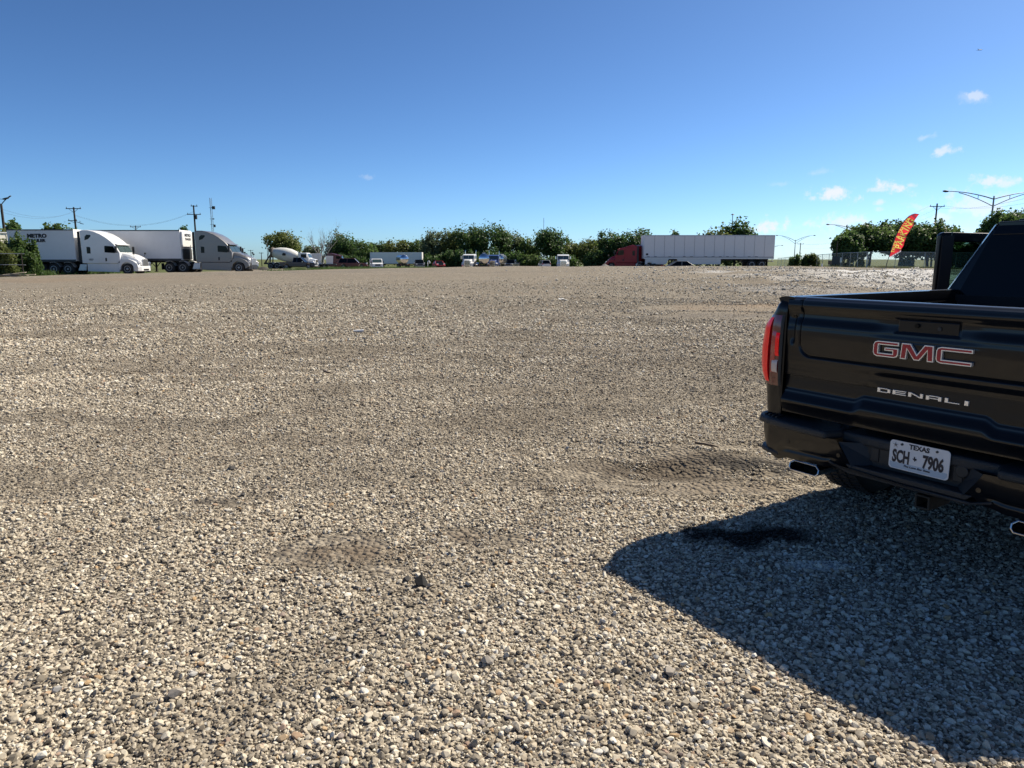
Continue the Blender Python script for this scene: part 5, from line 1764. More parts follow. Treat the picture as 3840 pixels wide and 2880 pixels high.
# ------------------------------------------------------------------ trees and shrubs
def leaf_material(name, a, b, trans=0.5):
    m = bpy.data.materials.new(name)
    m.use_nodes = True
    t = m.node_tree
    t.nodes.remove(t.nodes['Principled BSDF'])
    at = t.nodes.new('ShaderNodeAttribute')
    at.attribute_name = 'shade'
    oi = t.nodes.new('ShaderNodeObjectInfo')
    tc = t.nodes.new('ShaderNodeTexCoord')
    no = t.nodes.new('ShaderNodeTexNoise')
    no.inputs['Scale'].default_value = 0.6
    no.inputs['Detail'].default_value = 3
    t.links.new(tc.outputs['Object'], no.inputs['Vector'])
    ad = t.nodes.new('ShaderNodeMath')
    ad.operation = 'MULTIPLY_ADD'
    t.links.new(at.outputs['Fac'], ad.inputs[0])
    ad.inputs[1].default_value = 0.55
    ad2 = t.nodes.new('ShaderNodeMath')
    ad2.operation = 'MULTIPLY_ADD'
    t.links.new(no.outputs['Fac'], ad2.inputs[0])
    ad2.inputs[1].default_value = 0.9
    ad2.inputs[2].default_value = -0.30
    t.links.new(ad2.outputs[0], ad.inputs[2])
    ad3 = t.nodes.new('ShaderNodeMath')
    ad3.operation = 'MULTIPLY_ADD'
    t.links.new(oi.outputs['Random'], ad3.inputs[0])
    ad3.inputs[1].default_value = 0.3
    t.links.new(ad.outputs[0], ad3.inputs[2])
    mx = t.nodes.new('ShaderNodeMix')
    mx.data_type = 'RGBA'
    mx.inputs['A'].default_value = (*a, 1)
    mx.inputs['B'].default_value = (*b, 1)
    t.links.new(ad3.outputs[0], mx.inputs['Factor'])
    d = t.nodes.new('ShaderNodeBsdfPrincipled')
    d.inputs['Roughness'].default_value = 0.55
    d.inputs['Specular IOR Level'].default_value = 0.35
    t.links.new(mx.outputs['Result'], d.inputs['Base Color'])
    tr = t.nodes.new('ShaderNodeBsdfTranslucent')
    t.links.new(mx.outputs['Result'], tr.inputs['Color'])
    ms = t.nodes.new('ShaderNodeMixShader')
    ms.inputs['Fac'].default_value = trans
    t.links.new(d.outputs[0], ms.inputs[1])
    t.links.new(tr.outputs[0], ms.inputs[2])
    t.links.new(ms.outputs[0], t.nodes['Material Output'].inputs['Surface'])
    return m


M['leaf_dark'] = leaf_material('leaf_dark', (0.034, 0.078, 0.022), (0.090, 0.150, 0.044))
M['leaf_mid'] = leaf_material('leaf_mid', (0.048, 0.100, 0.028), (0.115, 0.172, 0.050))
M['leaf_olive'] = leaf_material('leaf_olive', (0.070, 0.108, 0.030), (0.155, 0.180, 0.054))
M['leaf_grey'] = leaf_material('leaf_grey', (0.080, 0.118, 0.060), (0.160, 0.200, 0.110))
M['leaf_fresh'] = leaf_material('leaf_fresh', (0.038, 0.085, 0.018), (0.095, 0.150, 0.036), 0.4)
M['dry_grass'] = leaf_material('dry_grass', (0.095, 0.110, 0.035), (0.21, 0.205, 0.085), 0.3)


def quads_mesh(name, C, N, size, shade, mats, aspect=1.0):
    """many small leaf faces: centres C, normals N, sizes"""
    n = len(C)
    up = rng.normal(size=(n, 3))
    T = np.cross(N, up)
    T /= np.linalg.norm(T, axis=1)[:, None] + 1e-9
    B = np.cross(N, T)
    s = size[:, None]
    bend = N * s * 0.25
    v = np.stack([C - T * s - bend, C - B * s * aspect * 0.8, C + T * s - bend, C + B * s * aspect], 1).reshape(-1, 3)
    me = bpy.data.meshes.new(name)
    me.vertices.add(4 * n)
    me.vertices.foreach_set('co', v.astype(np.float32).ravel())
    me.loops.add(4 * n)
    me.loops.foreach_set('vertex_index', np.arange(4 * n, dtype=np.int32))
    me.polygons.add(n)
    me.polygons.foreach_set('loop_start', np.arange(0, 4 * n, 4, dtype=np.int32))
    at = me.attributes.new('shade', 'FLOAT', 'FACE')
    at.data.foreach_set('value', shade.astype(np.float32))
    me.update(calc_edges=True)
    me.validate()
    me.materials.append(mats)
    return me


def crown_points(lobes, n, clumps=34, spread=0.20):
    """lobes: (x, y, z, rx, ry, rz). Leaves gather in clumps on the outside of each lobe, with gaps between"""
    w = np.array([(l[3] * l[4] * l[5]) ** (2 / 3) for l in lobes])
    cnt = (n * w / w.sum()).astype(int)
    C, N = [], []
    for l, k in zip(lobes, cnt):
        c, r = np.array(l[:3]), np.array(l[3:])
        d = rng.normal(size=(clumps, 3))
        d /= np.linalg.norm(d, axis=1)[:, None]
        rad = rng.uniform(0.45, 1.0, clumps) ** 0.6
        cc = d * rad[:, None]
        pick = rng.integers(0, clumps, k)
        p = cc[pick] + rng.normal(0, spread, (k, 3))
        C.append(c + p * r)
        nn = p / (np.linalg.norm(p, axis=1)[:, None] + 1e-6) * 0.7 + rng.normal(0, 0.6, (k, 3)) + np.array([0, 0, 0.25])
        N.append(nn / (np.linalg.norm(nn, axis=1)[:, None] + 1e-9))
    return np.vstack(C), np.vstack(N)


def limb_tree(b, p, d, length, r, depth, spread=0.55, lift=0.25, rnd=random):
    """tapering trunk and limbs"""
    pts, rad = [Vector(p)], [r]
    steps = 4
    v = Vector(d).normalized()
    for k in range(steps):
        v = (v + Vector((rnd.gauss(0, 0.10), rnd.gauss(0, 0.10), rnd.gauss(0.02, 0.05)))).normalized()
        pts.append(pts[-1] + v * length / steps)
        rad.append(r * (1 - 0.42 * (k + 1) / steps))
    b.tube(pts, rad, 6 if depth > 1 else 4)
    if depth <= 0: return
    for k in range(rnd.choice((2, 3, 3))):
        i = rnd.choice((2, 3, 4))
        a = rnd.uniform(0, 2 * PI)
        dv = (v + Vector((math.cos(a) * spread, math.sin(a) * spread, lift * rnd.uniform(0.3, 1)))).normalized()
        limb_tree(b, pts[i], dv, length * rnd.uniform(0.55, 0.8), rad[i] * 0.62, depth - 1, spread, lift, rnd)


def tree(name, label, x, y, h, w, leaf='leaf_mid', kind='round', n=2600, leaf_size=0.24, low=0.12, trunk=None, group=None, depth=2, cat='tree', rz=None):
    z = gz(x, y)
    t = thing(name, label, cat, (x, y, z), 0.0, group)
    rw = w / 2
    base = low * h
    lobes = []
    ch = h - base
    if kind == 'round':
        lobes.append((0, 0, base + ch * 0.50, rw * 0.86, rw * 0.86, ch * 0.46))
        for k in range(13):
            a, q = random.uniform(0, 2 * PI), random.uniform(0.40, 0.82)
            zz = base + ch * random.uniform(0.22, 0.80)
            f = math.sin(PI * min(0.95, max(0.08, (zz - base) / ch))) ** 0.5
            lobes.append((math.cos(a) * rw * q * f, math.sin(a) * rw * q * f, zz, rw * random.uniform(0.30, 0.48), rw * random.uniform(0.30, 0.48), ch * random.uniform(0.16, 0.25)))
    elif kind == 'spire':
        for k in range(16):
            xx = rw * random.uniform(-0.9, 0.9)
            hh = ch * (1 - 0.30 * abs(xx / rw)) * random.uniform(0.72, 1.0)
            lobes.append((xx, rw * random.uniform(-0.5, 0.5), base + hh * 0.5, rw * 0.27, rw * 0.27, hh * 0.5))
    elif kind == 'thicket':
        for k in range(14):
            xx, yy = rw * random.uniform(-0.85, 0.85), rw * random.uniform(-0.4, 0.4)
            hh = ch * (1 - 0.35 * (xx / rw) ** 2) * random.uniform(0.6, 1.0)
            lobes.append((xx, yy, base + hh * 0.66, rw * 0.26, rw * 0.26, hh * 0.32))
            lobes.append((xx, yy, base + hh * 0.28, rw * 0.28, rw * 0.28, hh * 0.30))
    else:   # umbrella: flat-bottomed spreading crown
        for k in range(15):
            a, q = random.uniform(0, 2 * PI), math.sqrt(random.random()) * 0.78
            zz = base + ch * (0.22 + 0.52 * random.random() * (1 - q * 0.55))
            lobes.append((math.cos(a) * rw * q, math.sin(a) * rw * q, zz, rw * 0.40, rw * 0.40, ch * 0.26))
    C, N = crown_points(lobes, int(n * 1.7))
    C[:, 2] = np.maximum(C[:, 2], 0.06 * h)
    s = leaf_size * rng.uniform(0.55, 1.35, len(C))
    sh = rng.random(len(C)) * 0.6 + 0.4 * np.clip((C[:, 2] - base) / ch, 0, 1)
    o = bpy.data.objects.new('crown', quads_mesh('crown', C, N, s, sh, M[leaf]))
    COL.objects.link(o)
    o.parent = t
    b = MB()
    tr = trunk or max(0.10, 0.022 * h)
    rr = random.Random(int(x * 31 + y * 7))
    limb_tree(b, (0, 0, -0.2), (0, 0, 1), max(base * 1.6, h * 0.38), tr, depth, 0.65, 0.5, rr)
    b.build('trunk', M['bark'], t, smooth=60)
    return t


def far_tree(u0, u1, v, D, label, leaf='leaf_mid', kind='round', low=0.10, **kw):
    x = bearing((u0 + u1) / 2, D)
    h = height_at(v, D) - gz(x, D)
    w = (u1 - u0) / 2700.0 * D
    return tree('tree', label, x, D, h, w * 1.22, leaf, kind, low=low, group='trees beyond the lot', **kw)


far_tree(1015, 1130, 872, 190, 'tree with a dense round crown above the concrete mixer', 'leaf_olive', low=0.30, n=3000)
far_tree(1132, 1205, 920, 200, 'low grey-green tree between the mixer drum and the bare tree', 'leaf_grey')
far_tree(1232, 1300, 866, 205, 'loose pale tree just right of the bare grey tree', 'leaf_grey', n=2200)
far_tree(1262, 1345, 880, 195, 'dark green tree above the maroon tractor unit', 'leaf_dark')
far_tree(1325, 1400, 905, 190, 'shorter tree left of the far white box trailer', 'leaf_mid')
far_tree(1390, 1470, 904, 215, 'dark bushy tree over the left end of the far white trailer', 'leaf_dark')
far_tree(1450, 1530, 897, 212, 'olive tinted tree above the middle of the far white trailer', 'leaf_olive')
far_tree(1515, 1600, 899, 214, 'broad tree over the right end of the far white trailer', 'leaf_mid')
far_tree(1578, 1672, 866, 200, 'tall feathery pale tree behind the bright red car', 'leaf_grey', n=3200)
far_tree(1650, 1740, 858, 198, 'tall olive tree left of the white tractor unit with chimney exhaust', 'leaf_olive', n=3000)
far_tree(1715, 1810, 846, 194, 'tree rising behind the white tractor unit with chimney exhaust', 'leaf_mid', n=3000)
far_tree(1780, 1900, 836, 192, 'tallest and broadest tree of the row, above the round tank', 'leaf_dark', n=4200)
far_tree(1880, 1960, 866, 196, 'thin-topped tree right of the tallest tree', 'leaf_grey', n=2200)
far_tree(1935, 2020, 884, 194, 'ragged tree left of the white sport utility', 'leaf_mid', n=2400)
far_tree(2010, 2112, 852, 190, 'dark round-headed tree above the white sport utility', 'leaf_dark', low=0.2, n=3400)
far_tree(2095, 2180, 905, 196, 'low olive tree behind the rightmost white tractor unit', 'leaf_olive')
far_tree(2165, 2262, 896, 190, 'wide low tree above the grey stone heap', 'leaf_olive')
far_tree(2246, 2318, 860, 180, 'upright dark tree left of the red tractor unit', 'leaf_dark', n=2600)
far_tree(2312, 2432, 857, 176, 'big dark tree over the nose of the panelled trailer', 'leaf_dark', n=3600)
far_tree(2500, 2545, 869, 170, 'small treetop peeping over the panelled trailer', 'leaf_mid')
far_tree(2620, 2730, 842, 128, 'lower left one of the spiky trees over the panelled trailer', 'leaf_olive', kind='spire', n=3000)
far_tree(2685, 2815, 812, 130, 'tallest spiky tree over the tail of the panelled trailer', 'leaf_dark', kind='spire', n=4200)
# undergrowth that closes the foot of the row
for k, (u0, u1, v, D, leaf, lab) in enumerate((
        (1240, 1400, 945, 186, 'leaf_dark', 'dark undergrowth behind the dark red sport utility'), (1590, 1720, 930, 184, 'leaf_dark', 'dark undergrowth behind the bright red car'),
        (1700, 1800, 925, 182, 'leaf_dark', 'dark undergrowth behind the white tractor unit with chimney exhaust'), (1790, 1960, 925, 182, 'leaf_dark', 'dark undergrowth behind the blue tractor unit'),
        (1940, 2060, 950, 180, 'leaf_mid', 'undergrowth behind the white sport utility'), (2050, 2190, 950, 180, 'leaf_dark', 'undergrowth behind the rightmost white tractor unit'),
        (2180, 2330, 935, 176, 'leaf_dark', 'undergrowth behind the stone heap'), (2300, 2430, 925, 168, 'leaf_dark', 'undergrowth behind the red tractor unit'))):
    x = bearing((u0 + u1) / 2, D)
    tree('shrub', lab, x, D, height_at(v, D) - gz(x, D), (u1 - u0) / 2700 * D, leaf, 'thicket', n=3000, leaf_size=0.22, low=0.02, group='undergrowth along the tree row', depth=1, cat='shrub')

# the bare grey tree
xb2, Db2 = bearing(1212, 188), 188
bt = thing('bare_tree', 'dead leafless grey tree with fanned branches', 'tree', (xb2, Db2, gz(xb2, Db2)))
rr = random.Random(5)
b = MB()
b.tube([(0, 0, -0.2), (0.1, 0, 1.5), (0.0, 0.1, 2.6)], [0.28, 0.24, 0.22], 8)
b.build('trunk', M['dead_bark'], bt, smooth=60)
for k in range(9):
    a = 2 * PI * k / 9 + rr.uniform(-0.3, 0.3)
    q = rr.uniform(0.25, 0.75)
    b = MB()
    limb_tree(b, (0, 0, rr.uniform(1.6, 2.6)), (math.cos(a) * q - 0.10, math.sin(a) * q, 1.0), rr.uniform(3.2, 4.6), 0.15, 3, 0.40, 0.6, rr)
    b.build('limb', M['dead_bark'], bt)
xb3, Db3 = bearing(2822, 128), 128
bt2 = thing('bare_tree', 'small leafless grey tree at the tail of the panelled trailer', 'tree', (xb3, Db3, gz(xb3, Db3)))
b = MB()
limb_tree(b, (0, 0, -0.2), (0.1, 0, 1), 3.4, 0.12, 3, 0.35, 0.6, random.Random(9))
b.build('limbs', M['dead_bark'], bt2)

# trees on the right, behind the chain-link fence
for (u0, u1, v, D, lf, lab, n, low) in (
        (3128, 3232, 868, 104, 'leaf_dark', 'dark low-branched tree by the dark sign board', 5200, 0.32),
        (3168, 3345, 838, 108, 'leaf_mid', 'spreading tree left of the feather flag', 7500, 0.34),
        (3300, 3440, 826, 112, 'leaf_dark', 'tall spreading tree directly behind the feather flag', 6500, 0.34),
        (3395, 3560, 812, 104, 'leaf_mid', 'spreading tree right of the feather flag, behind the open pickup door', 7500, 0.33),
        (3660, 3800, 800, 96, 'leaf_mid', 'tree rising left of the pickup roof by the tall double street lamp', 6500, 0.3),
        (3740, 3960, 762, 98, 'leaf_dark', 'tall tree behind the pickup roof, at the picture edge', 8000, 0.3),
        (3550, 3640, 905, 96, 'leaf_dark', 'low tree seen through the open door window', 4000, 0.2)):
    x = bearing((u0 + u1) / 2, D)
    h = (height_at(v, D) - gz(x, D)) * 1.09
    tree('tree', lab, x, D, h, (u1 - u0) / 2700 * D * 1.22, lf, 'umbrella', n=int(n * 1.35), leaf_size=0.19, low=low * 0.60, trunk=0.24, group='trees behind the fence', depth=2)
for (u0, u1, v, D, lab, lf, hmin) in ((2962, 3036, 945, 112, 'left one of two bushes by the leaning fence posts', 'leaf_mid', 2.2), (3010, 3088, 948, 112, 'right one of two bushes by the leaning fence posts', 'leaf_olive', 2.0),
                            (3383, 3432, 970, 100, 'round dark bush under the tree right of the feather flag', 'leaf_dark', 1.9), (3120, 3200, 990, 108, 'low weedy bush under the dark sign board', 'leaf_olive', 1.0),
                            (3208, 3240, 985, 102, 'small upright bush beside the thick fence post', 'leaf_dark', 1.4)):
    x = bearing((u0 + u1) / 2, D)
    h = max(hmin, height_at(v, D) - gz(x, D))
    tree('bush', lab, x, D, h, (u1 - u0) / 2700 * D, lf, 'thicket', n=2600, leaf_size=0.11, low=0.02, group='bushes along the fence', depth=1, cat='bush')

# creepers and bushes at the left edge
for (u, D, h, w, lab, lf, kind, n, ls) in (
        (93, 59.5, 3.9, 2.3, 'tall creeper-covered shrub in front of the trailer lettering', 'leaf_fresh', 'spire', 6500, 0.085),
        (106, 58.5, 2.2, 1.5, 'bright leafy bush at the foot of the tall creeper', 'leaf_fresh', 'thicket', 4200, 0.085),
        (8, 57.0, 3.2, 2.4, 'yellow-green bush in front of the white shed at the left edge', 'leaf_olive', 'thicket', 5200, 0.085),
        (52, 58.2, 2.5, 3.4, 'dark tangled bush behind the pipe rails', 'leaf_dark', 'thicket', 5200, 0.085),
        (45, 66.0, 3.6, 2.2, 'dark shrub beside the foot of the tall leaning lamp pole', 'leaf_dark', 'thicket', 3800, 0.10),
        (-40, 57.5, 2.6, 2.6, 'bush at the very edge of the picture, left of the pipe rails', 'leaf_mid', 'thicket', 4000, 0.09)):
    x = bearing(u, D)
    tree('bush', lab, x, D, h, w, lf, kind, n=n, leaf_size=ls, low=0.02, group='overgrowth at the left edge', depth=1, cat='bush')
for (u0, u1, v, D, lab, lf) in ((28, 100, 838, 98, 'dark tree showing above the rear of the nearer box trailer', 'leaf_dark'), (172, 236, 842, 112, 'left treetop above the nearer box trailer', 'leaf_mid'),
                                (222, 300, 850, 114, 'right treetop above the nearer box trailer, by the pole', 'leaf_mid'), (-30, 32, 852, 90, 'tree behind the white shed at the left edge', 'leaf_olive'), (676, 716, 851, 118, 'tiny treetop above the nose of the refrigerated trailer', 'leaf_dark')):
    far_tree(u0, u1, v, D, lab, lf, n=2600)

# grasses and weeds along the edges
def tufts(name, label, pts, hgt, mat_, blades=9):
    C, N, S = [], [], []
    P = np.repeat(np.array(pts), blades, 0)
    n = len(P)
    off = rng.normal(0, 0.16, (n, 2))
    x, y = P[:, 0] + off[:, 0], P[:, 1] + off[:, 1]
    h = hgt * rng.uniform(0.5, 1.25, n)
    z = land(x, y)
    lean = rng.normal(0, 0.30, (n, 2))
    wv = rng.normal(size=(n, 2)); wv /= np.linalg.norm(wv, axis=1)[:, None]
    wd = 0.02 + 0.02 * rng.random(n)
    v = np.stack([np.stack([x - wv[:, 0] * wd, y - wv[:, 1] * wd, z - 0.02], 1), np.stack([x + wv[:, 0] * wd, y + wv[:, 1] * wd, z - 0.02], 1),
                  np.stack([x + lean[:, 0] * h, y + lean[:, 1] * h, z + h], 1)], 1).reshape(-1, 3)
    me = bpy.data.meshes.new(name)
    me.from_pydata(v.tolist(), [], np.arange(3 * n).reshape(-1, 3).tolist())
    at = me.attributes.new('shade', 'FLOAT', 'FACE')
    at.data.foreach_set('value', rng.random(n).astype(np.float32))
    me.materials.append(mat_)
    o = bpy.data.objects.new(name, me)
    COL.objects.link(o)
    return tag(o, label, kind='stuff')


pts = []
for k in range(900):
    x, y = rng.uniform(39.5, 66), rng.uniform(60, 132)
    if x + 0.9 * y > 117 + rng.normal(0, 1.5): pts.append((x, y))
for k in range(900):
    t_ = rng.random()
    pts.append((42.9 + t_ * 16 + rng.normal(0.5, 0.7), 87 - t_ * 16 + rng.normal(0.5, 0.7)))
tufts('grass', 'rough green grass under the chain-link fence and trees', pts, 0.34, M['dry_grass'], 10)
pts = [(rng.uniform(-42.5, -38.6), rng.uniform(57.2, 61)) for k in range(320)]
tufts('weeds', 'green weeds at the foot of the creepers', pts, 0.42, M['leaf_fresh'], 10)
pts = [(rng.uniform(-62, -40), rng.uniform(58, 80)) for k in range(700)] + [(rng.uniform(-30, -12), rng.uniform(84, 118)) for k in range(900)]
tufts('grass', 'green grass beyond the lorries on the left', pts, 0.40, M['leaf_fresh'], 9)
# ------------------------------------------------------------------ poles, lamps, mast, wires
def utility_pole(label, x, y, top, arms, r=0.18, lean=0.0, brace=True, matl='pole_wood', extra=None):
    z = gz(x, y)
    h = top - z
    t = thing('utility_pole', label, 'utility pole', (x, y, z), 0.0)
    t.rotation_euler = (0, lean, 0)
    MB().cyl((0, 0, -0.3), (0, 0, h), r * 1.15, r * 0.75, 12).build('pole', M[matl], t, smooth=50)
    for (dz, w, rz, off) in arms:
        b = MB(); b.box((off, -r * 0.6, h - dz), (w, 0.11, 0.13))
        a = b.build('crossarm', M[matl], t)
        a.rotation_euler = (0, 0, rz)
        n = 3 if w > 1.6 else 2
        for k in range(n):
            xx = off + (-w / 2 + 0.12 + (w - 0.24) * k / (n - 1))
            MB().lathe([(0, 0.05), (0.06, 0.07), (0.12, 0.04), (0.20, 0.06), (0.26, 0.03)], (xx, -r * 0.6, h - dz + 0.06), (0, 0, 1), 8).build('insulator', M['dark_steel'], a, smooth=60)
        if brace:
            b = MB()
            for s in (1, -1): b.bar((off + s * w * 0.30, -r * 0.7, h - dz - 0.05), (0, -r * 0.7, h - dz - w * 0.26), 0.05)
            b.build('brace', M[matl], t)
    if extra: extra(t, h)
    return t


def canister(t, h):
    MB().cyl((0.34, 0, h - 2.6), (0.34, 0, h - 1.8), 0.2, None, 14).build('transformer', M['dark_steel'], t, smooth=50)


def low_lamp(t, h):
    b = MB()
    b.tube([(0, 0, h - 2.5), (0.5, 0, h - 2.62), (1.0, 0, h - 2.8)], 0.05, 6)
    b.box((1.2, 0, h - 2.88), (0.5, 0.22, 0.10), ry=0.2)
    b.tube([(0.75, 0, h - 2.75), (0.8, 0, h - 2.4), (1.0, 0, h - 2.45), (1.0, 0, h - 2.7)], 0.03, 5)
    b.build('side_lamp', M['dark_steel'], t)


utility_pole('utility pole with two crossarms standing behind the white tractor unit', bearing(298, 130), 130, height_at(777, 130), [(0.25, 2.7, 0.0, 0.0), (2.35, 1.5, 0.1, -0.35)], extra=low_lamp)
utility_pole('distant utility pole with one crossarm over the refrigerated trailer', bearing(521, 175), 175, height_at(846, 175), [(0.3, 2.6, 0.0, 0.0)], r=0.14)
utility_pole('tall utility pole behind the silver tractor unit, beside the lattice mast', bearing(742, 140), 140, height_at(770, 140), [(1.7, 2.6, 0.05, 0.0), (0.15, 1.2, 0.4, 0.1)], brace=False, extra=canister)
utility_pole('small distant utility pole nearest the silver tractor unit windscreen', bearing(912, 300), 300, height_at(929, 300), [(0.3, 2.4, 0.0, 0.0)], r=0.16, brace=False)
utility_pole('small distant utility pole above the bonnet of the grey tractor unit', bearing(943, 320), 320, height_at(937, 320), [(0.3, 2.4, 0.0, 0.0)], r=0.16, brace=False)
utility_pole('small distant utility pole between the grey tractor unit and the mixer', bearing(982, 250), 250, height_at(946, 250), [(0.3, 1.5, 0.0, 0.0)], r=0.14, brace=False)
utility_pole('short pole stub behind the white shed at the left edge', bearing(9, 92), 92, height_at(820, 92), [], r=0.16)
utility_pole('dark utility pole with one crossarm right of the feather flag', bearing(3492, 138), 138, height_at(763, 138), [(0.55, 2.8, 0.0, 0.0)], r=0.17)
utility_pole('utility pole standing behind the dark tree near the double lamp', bearing(3165, 190), 190, height_at(843, 190), [(0.5, 1.0, 0.3, 0.1)], r=0.16, brace=False)
utility_pole('distant utility pole beside the farther double street lamp', bearing(2997, 290), 290, height_at(911, 290), [(0.4, 2.6, 0.0, 0.0)], r=0.18, brace=False)
utility_pole('thin radio pole far behind the round-headed tree', bearing(2038, 420), 420, height_at(817, 420), [], r=0.16, matl='pole_steel')

# forked floodlight pole at the left edge
xf, Df = bearing(31, 95), 95
fh = height_at(766, Df) - gz(xf, Df)
fp = thing('floodlight_pole', 'tall dark pole with a forked head of floodlights at the left edge', 'light pole', (xf, Df, gz(xf, Df)))
MB().cyl((0, 0, -0.3), (0, 0, fh), 0.20, 0.14, 12).build('pole', M['pole_wood'], fp, smooth=50)
for s in (1, -1):
    b = MB()
    b.tube([(0, 0, fh - 0.05), (s * 0.40, 0, fh + 0.35), (s * 0.75, 0, fh + 0.66)], 0.055, 6)
    b.build('fork_arm', M['dark_steel'], fp)
    b = MB()
    b.box((s * 0.68, 0, fh + 0.72), (0.62, 0.35, 0.16), ry=-s * 0.25)
    b.box((s * 1.15, 0, fh + 0.92), (0.60, 0.20, 0.10), ry=-s * 0.55)
    b.build('floodlight', M['dark_steel'], fp, bevel=0.02)
b = MB(); b.bar((-0.6, 0, fh + 0.70), (0.6, 0, fh + 0.62), 0.06); b.build('tie_bar', M['dark_steel'], fp)

# lattice mast
xm, Dm = bearing(806, 220), 220
mh = height_at(742, Dm) - gz(xm, Dm)
mast = thing('lattice_mast', 'slim lattice radio mast with boxes above the silver tractor unit', 'mast', (xm, Dm, gz(xm, Dm)))
mw = 0.34
for k in range(3):
    a = 2 * PI * k / 3 + 0.5
    MB().cyl((mw * math.cos(a), mw * math.sin(a), -0.2), (mw * math.cos(a), mw * math.sin(a), mh), 0.045, None, 6).build('mast_leg', M['pole_steel'], mast)
b = MB()
for k in range(int(mh / 0.6)):
    for j in range(3):
        a0, a1 = 2 * PI * j / 3 + 0.5, 2 * PI * (j + 1) / 3 + 0.5
        b.bar((mw * math.cos(a0), mw * math.sin(a0), 0.6 * k), (mw * math.cos(a1), mw * math.sin(a1), 0.6 * k + 0.6), 0.035)
tag(b.build('lacing', M['pole_steel'], mast), kind='stuff')
for (dx, dz, sx, sz) in ((0.75, mh * 0.86, 0.9, 0.9), (0.75, mh * 0.60, 0.5, 0.75), (0.5, mh * 0.70, 0.5, 0.3)):
    b = MB(); b.box((dx, 0, dz), (sx, 0.3, sz)); b.bar((0, 0, dz), (dx, 0, dz), 0.06); b.build('antenna_box', M['dark_steel'], mast)
for dz in (0.86, 0.70, 0.62):
    b = MB(); b.box((0, 0, mh * dz), (1.1, 0.5, 0.06)); b.build('platform', M['dark_steel'], mast)


# double-arm street lamps
def street_lamp(label, u, D, v_top, arm, rise, drop=0.9, r=0.13, one=0, v_head=None):
    x = bearing(u, D)
    z = gz(x, D)
    top = height_at(v_top, D) - z
    t = thing('street_lamp', label, 'street lamp', (x, D, z), 0.0, 'double arm street lamps')
    MB().cyl((0, 0, -0.3), (0, 0, top), r * 1.3, r * 0.7, 14).build('pole', M['pole_steel'], t, smooth=50)
    MB().cyl((0, 0, top), (0, 0, top + 0.12), r * 0.9, r * 0.2, 10).build('pole_cap', M['pole_steel'], t, smooth=50)
    for s in ((1, -1) if not one else (one,)):
        up, lo = [], []
        for k in range(13):
            q = k / 12
            up.append((s * arm * q, 0, top - 0.35 + rise * (1 - (1 - q) ** 1.9)))
            if q <= 0.82: lo.append((s * arm * q, 0, top - 0.35 - drop * (1 - q / 0.82) ** 1.15 + rise * (1 - (1 - q) ** 1.9) - 0.06))
        b = MB()
        b.tube(up, [0.075 - 0.03 * k / 12 for k in range(13)], 7)
        b.tube(lo, 0.05, 6)
        b.bar(tuple(up[4]), tuple(lo[4]), 0.05)
        a = b.build('arm', M['pole_steel'], t, smooth=50)
        e = Vector(up[-1])
        b = MB()
        b.lathe([(-0.25, 0.05), (-0.05, 0.13), (0.25, 0.16), (0.5, 0.10), (0.62, 0.03)], tuple(e), (s, 0, 0.03), 12)
        b.build('luminaire', M['dark_steel'], a, smooth=50)
    return t


street_lamp('nearest double street lamp, its pole rising behind the pickup roof', 3699, 100, 737, 6.5, 1.05)
street_lamp('second double street lamp, over the tree left of the feather flag', 3200, 172, 858, 6.6, 1.35)
street_lamp('third double street lamp, standing clear beside the tail of the panelled trailer', 2977, 250, 900, 6.3, 1.9)
street_lamp('farthest double street lamp, almost hidden by the panelled trailer', 2872, 330, 930, 6.8, 1.5)
xl, Dl = bearing(2738, 150), 150
lt = thing('street_lamp', 'street lamp with a flat hood peeping above the tallest spiky tree', 'street lamp', (xl, Dl, gz(xl, Dl)))
lh = height_at(806, Dl) - gz(xl, Dl)
MB().cyl((0, 0, -0.3), (0, 0, lh), 0.12, 0.07, 10).build('pole', M['pole_steel'], lt)
b = MB(); b.lathe([(0, 0.35), (0.05, 0.36), (0.25, 0.10)], (0, 0, lh), (0, 0, 1), 14); b.build('lamp_hood', M['dark_steel'], lt, smooth=50)


def span(label, p, q, sag, wires):
    p, q = Vector(p), Vector(q)
    d = (q - p)
    side = Vector((-d.y, d.x, 0)).normalized()
    t = thing('power_line', label, 'power line', tuple(p))
    for off, dz in wires:
        pts = []
        for k in range(17):
            s = k / 16
            w = d * s + side * off
            pts.append((w.x, w.y, w.z + dz - sag * 4 * s * (1 - s)))
        MB().tube(pts, 0.010, 4).build('wire', M['dark_steel'], t)


def top_of(u, v, D): return (bearing(u, D), D, height_at(v, D))


span('faint power line from the forked pole to the two-crossarm pole', top_of(31, 772, 95), top_of(298, 785, 130), 1.0, [(0, -0.4), (0.6, -0.6)])
span('faint power line from the two-crossarm pole to the pole by the lattice mast', top_of(298, 805, 130), top_of(742, 792, 140), 2.2, [(0, 0), (1.0, -0.1)])
span('faint power line on the crossarms right of the feather flag', top_of(3492, 772, 138), top_of(3900, 735, 70), 0.8, [(1.2, 0), (-1.2, 0)])
span('faint power line from the feather flag side pole back to the distant poles', top_of(3492, 772, 138), top_of(2997, 915, 290), 2.5, [(1.2, 0), (-1.2, 0), (0, -1.5)])

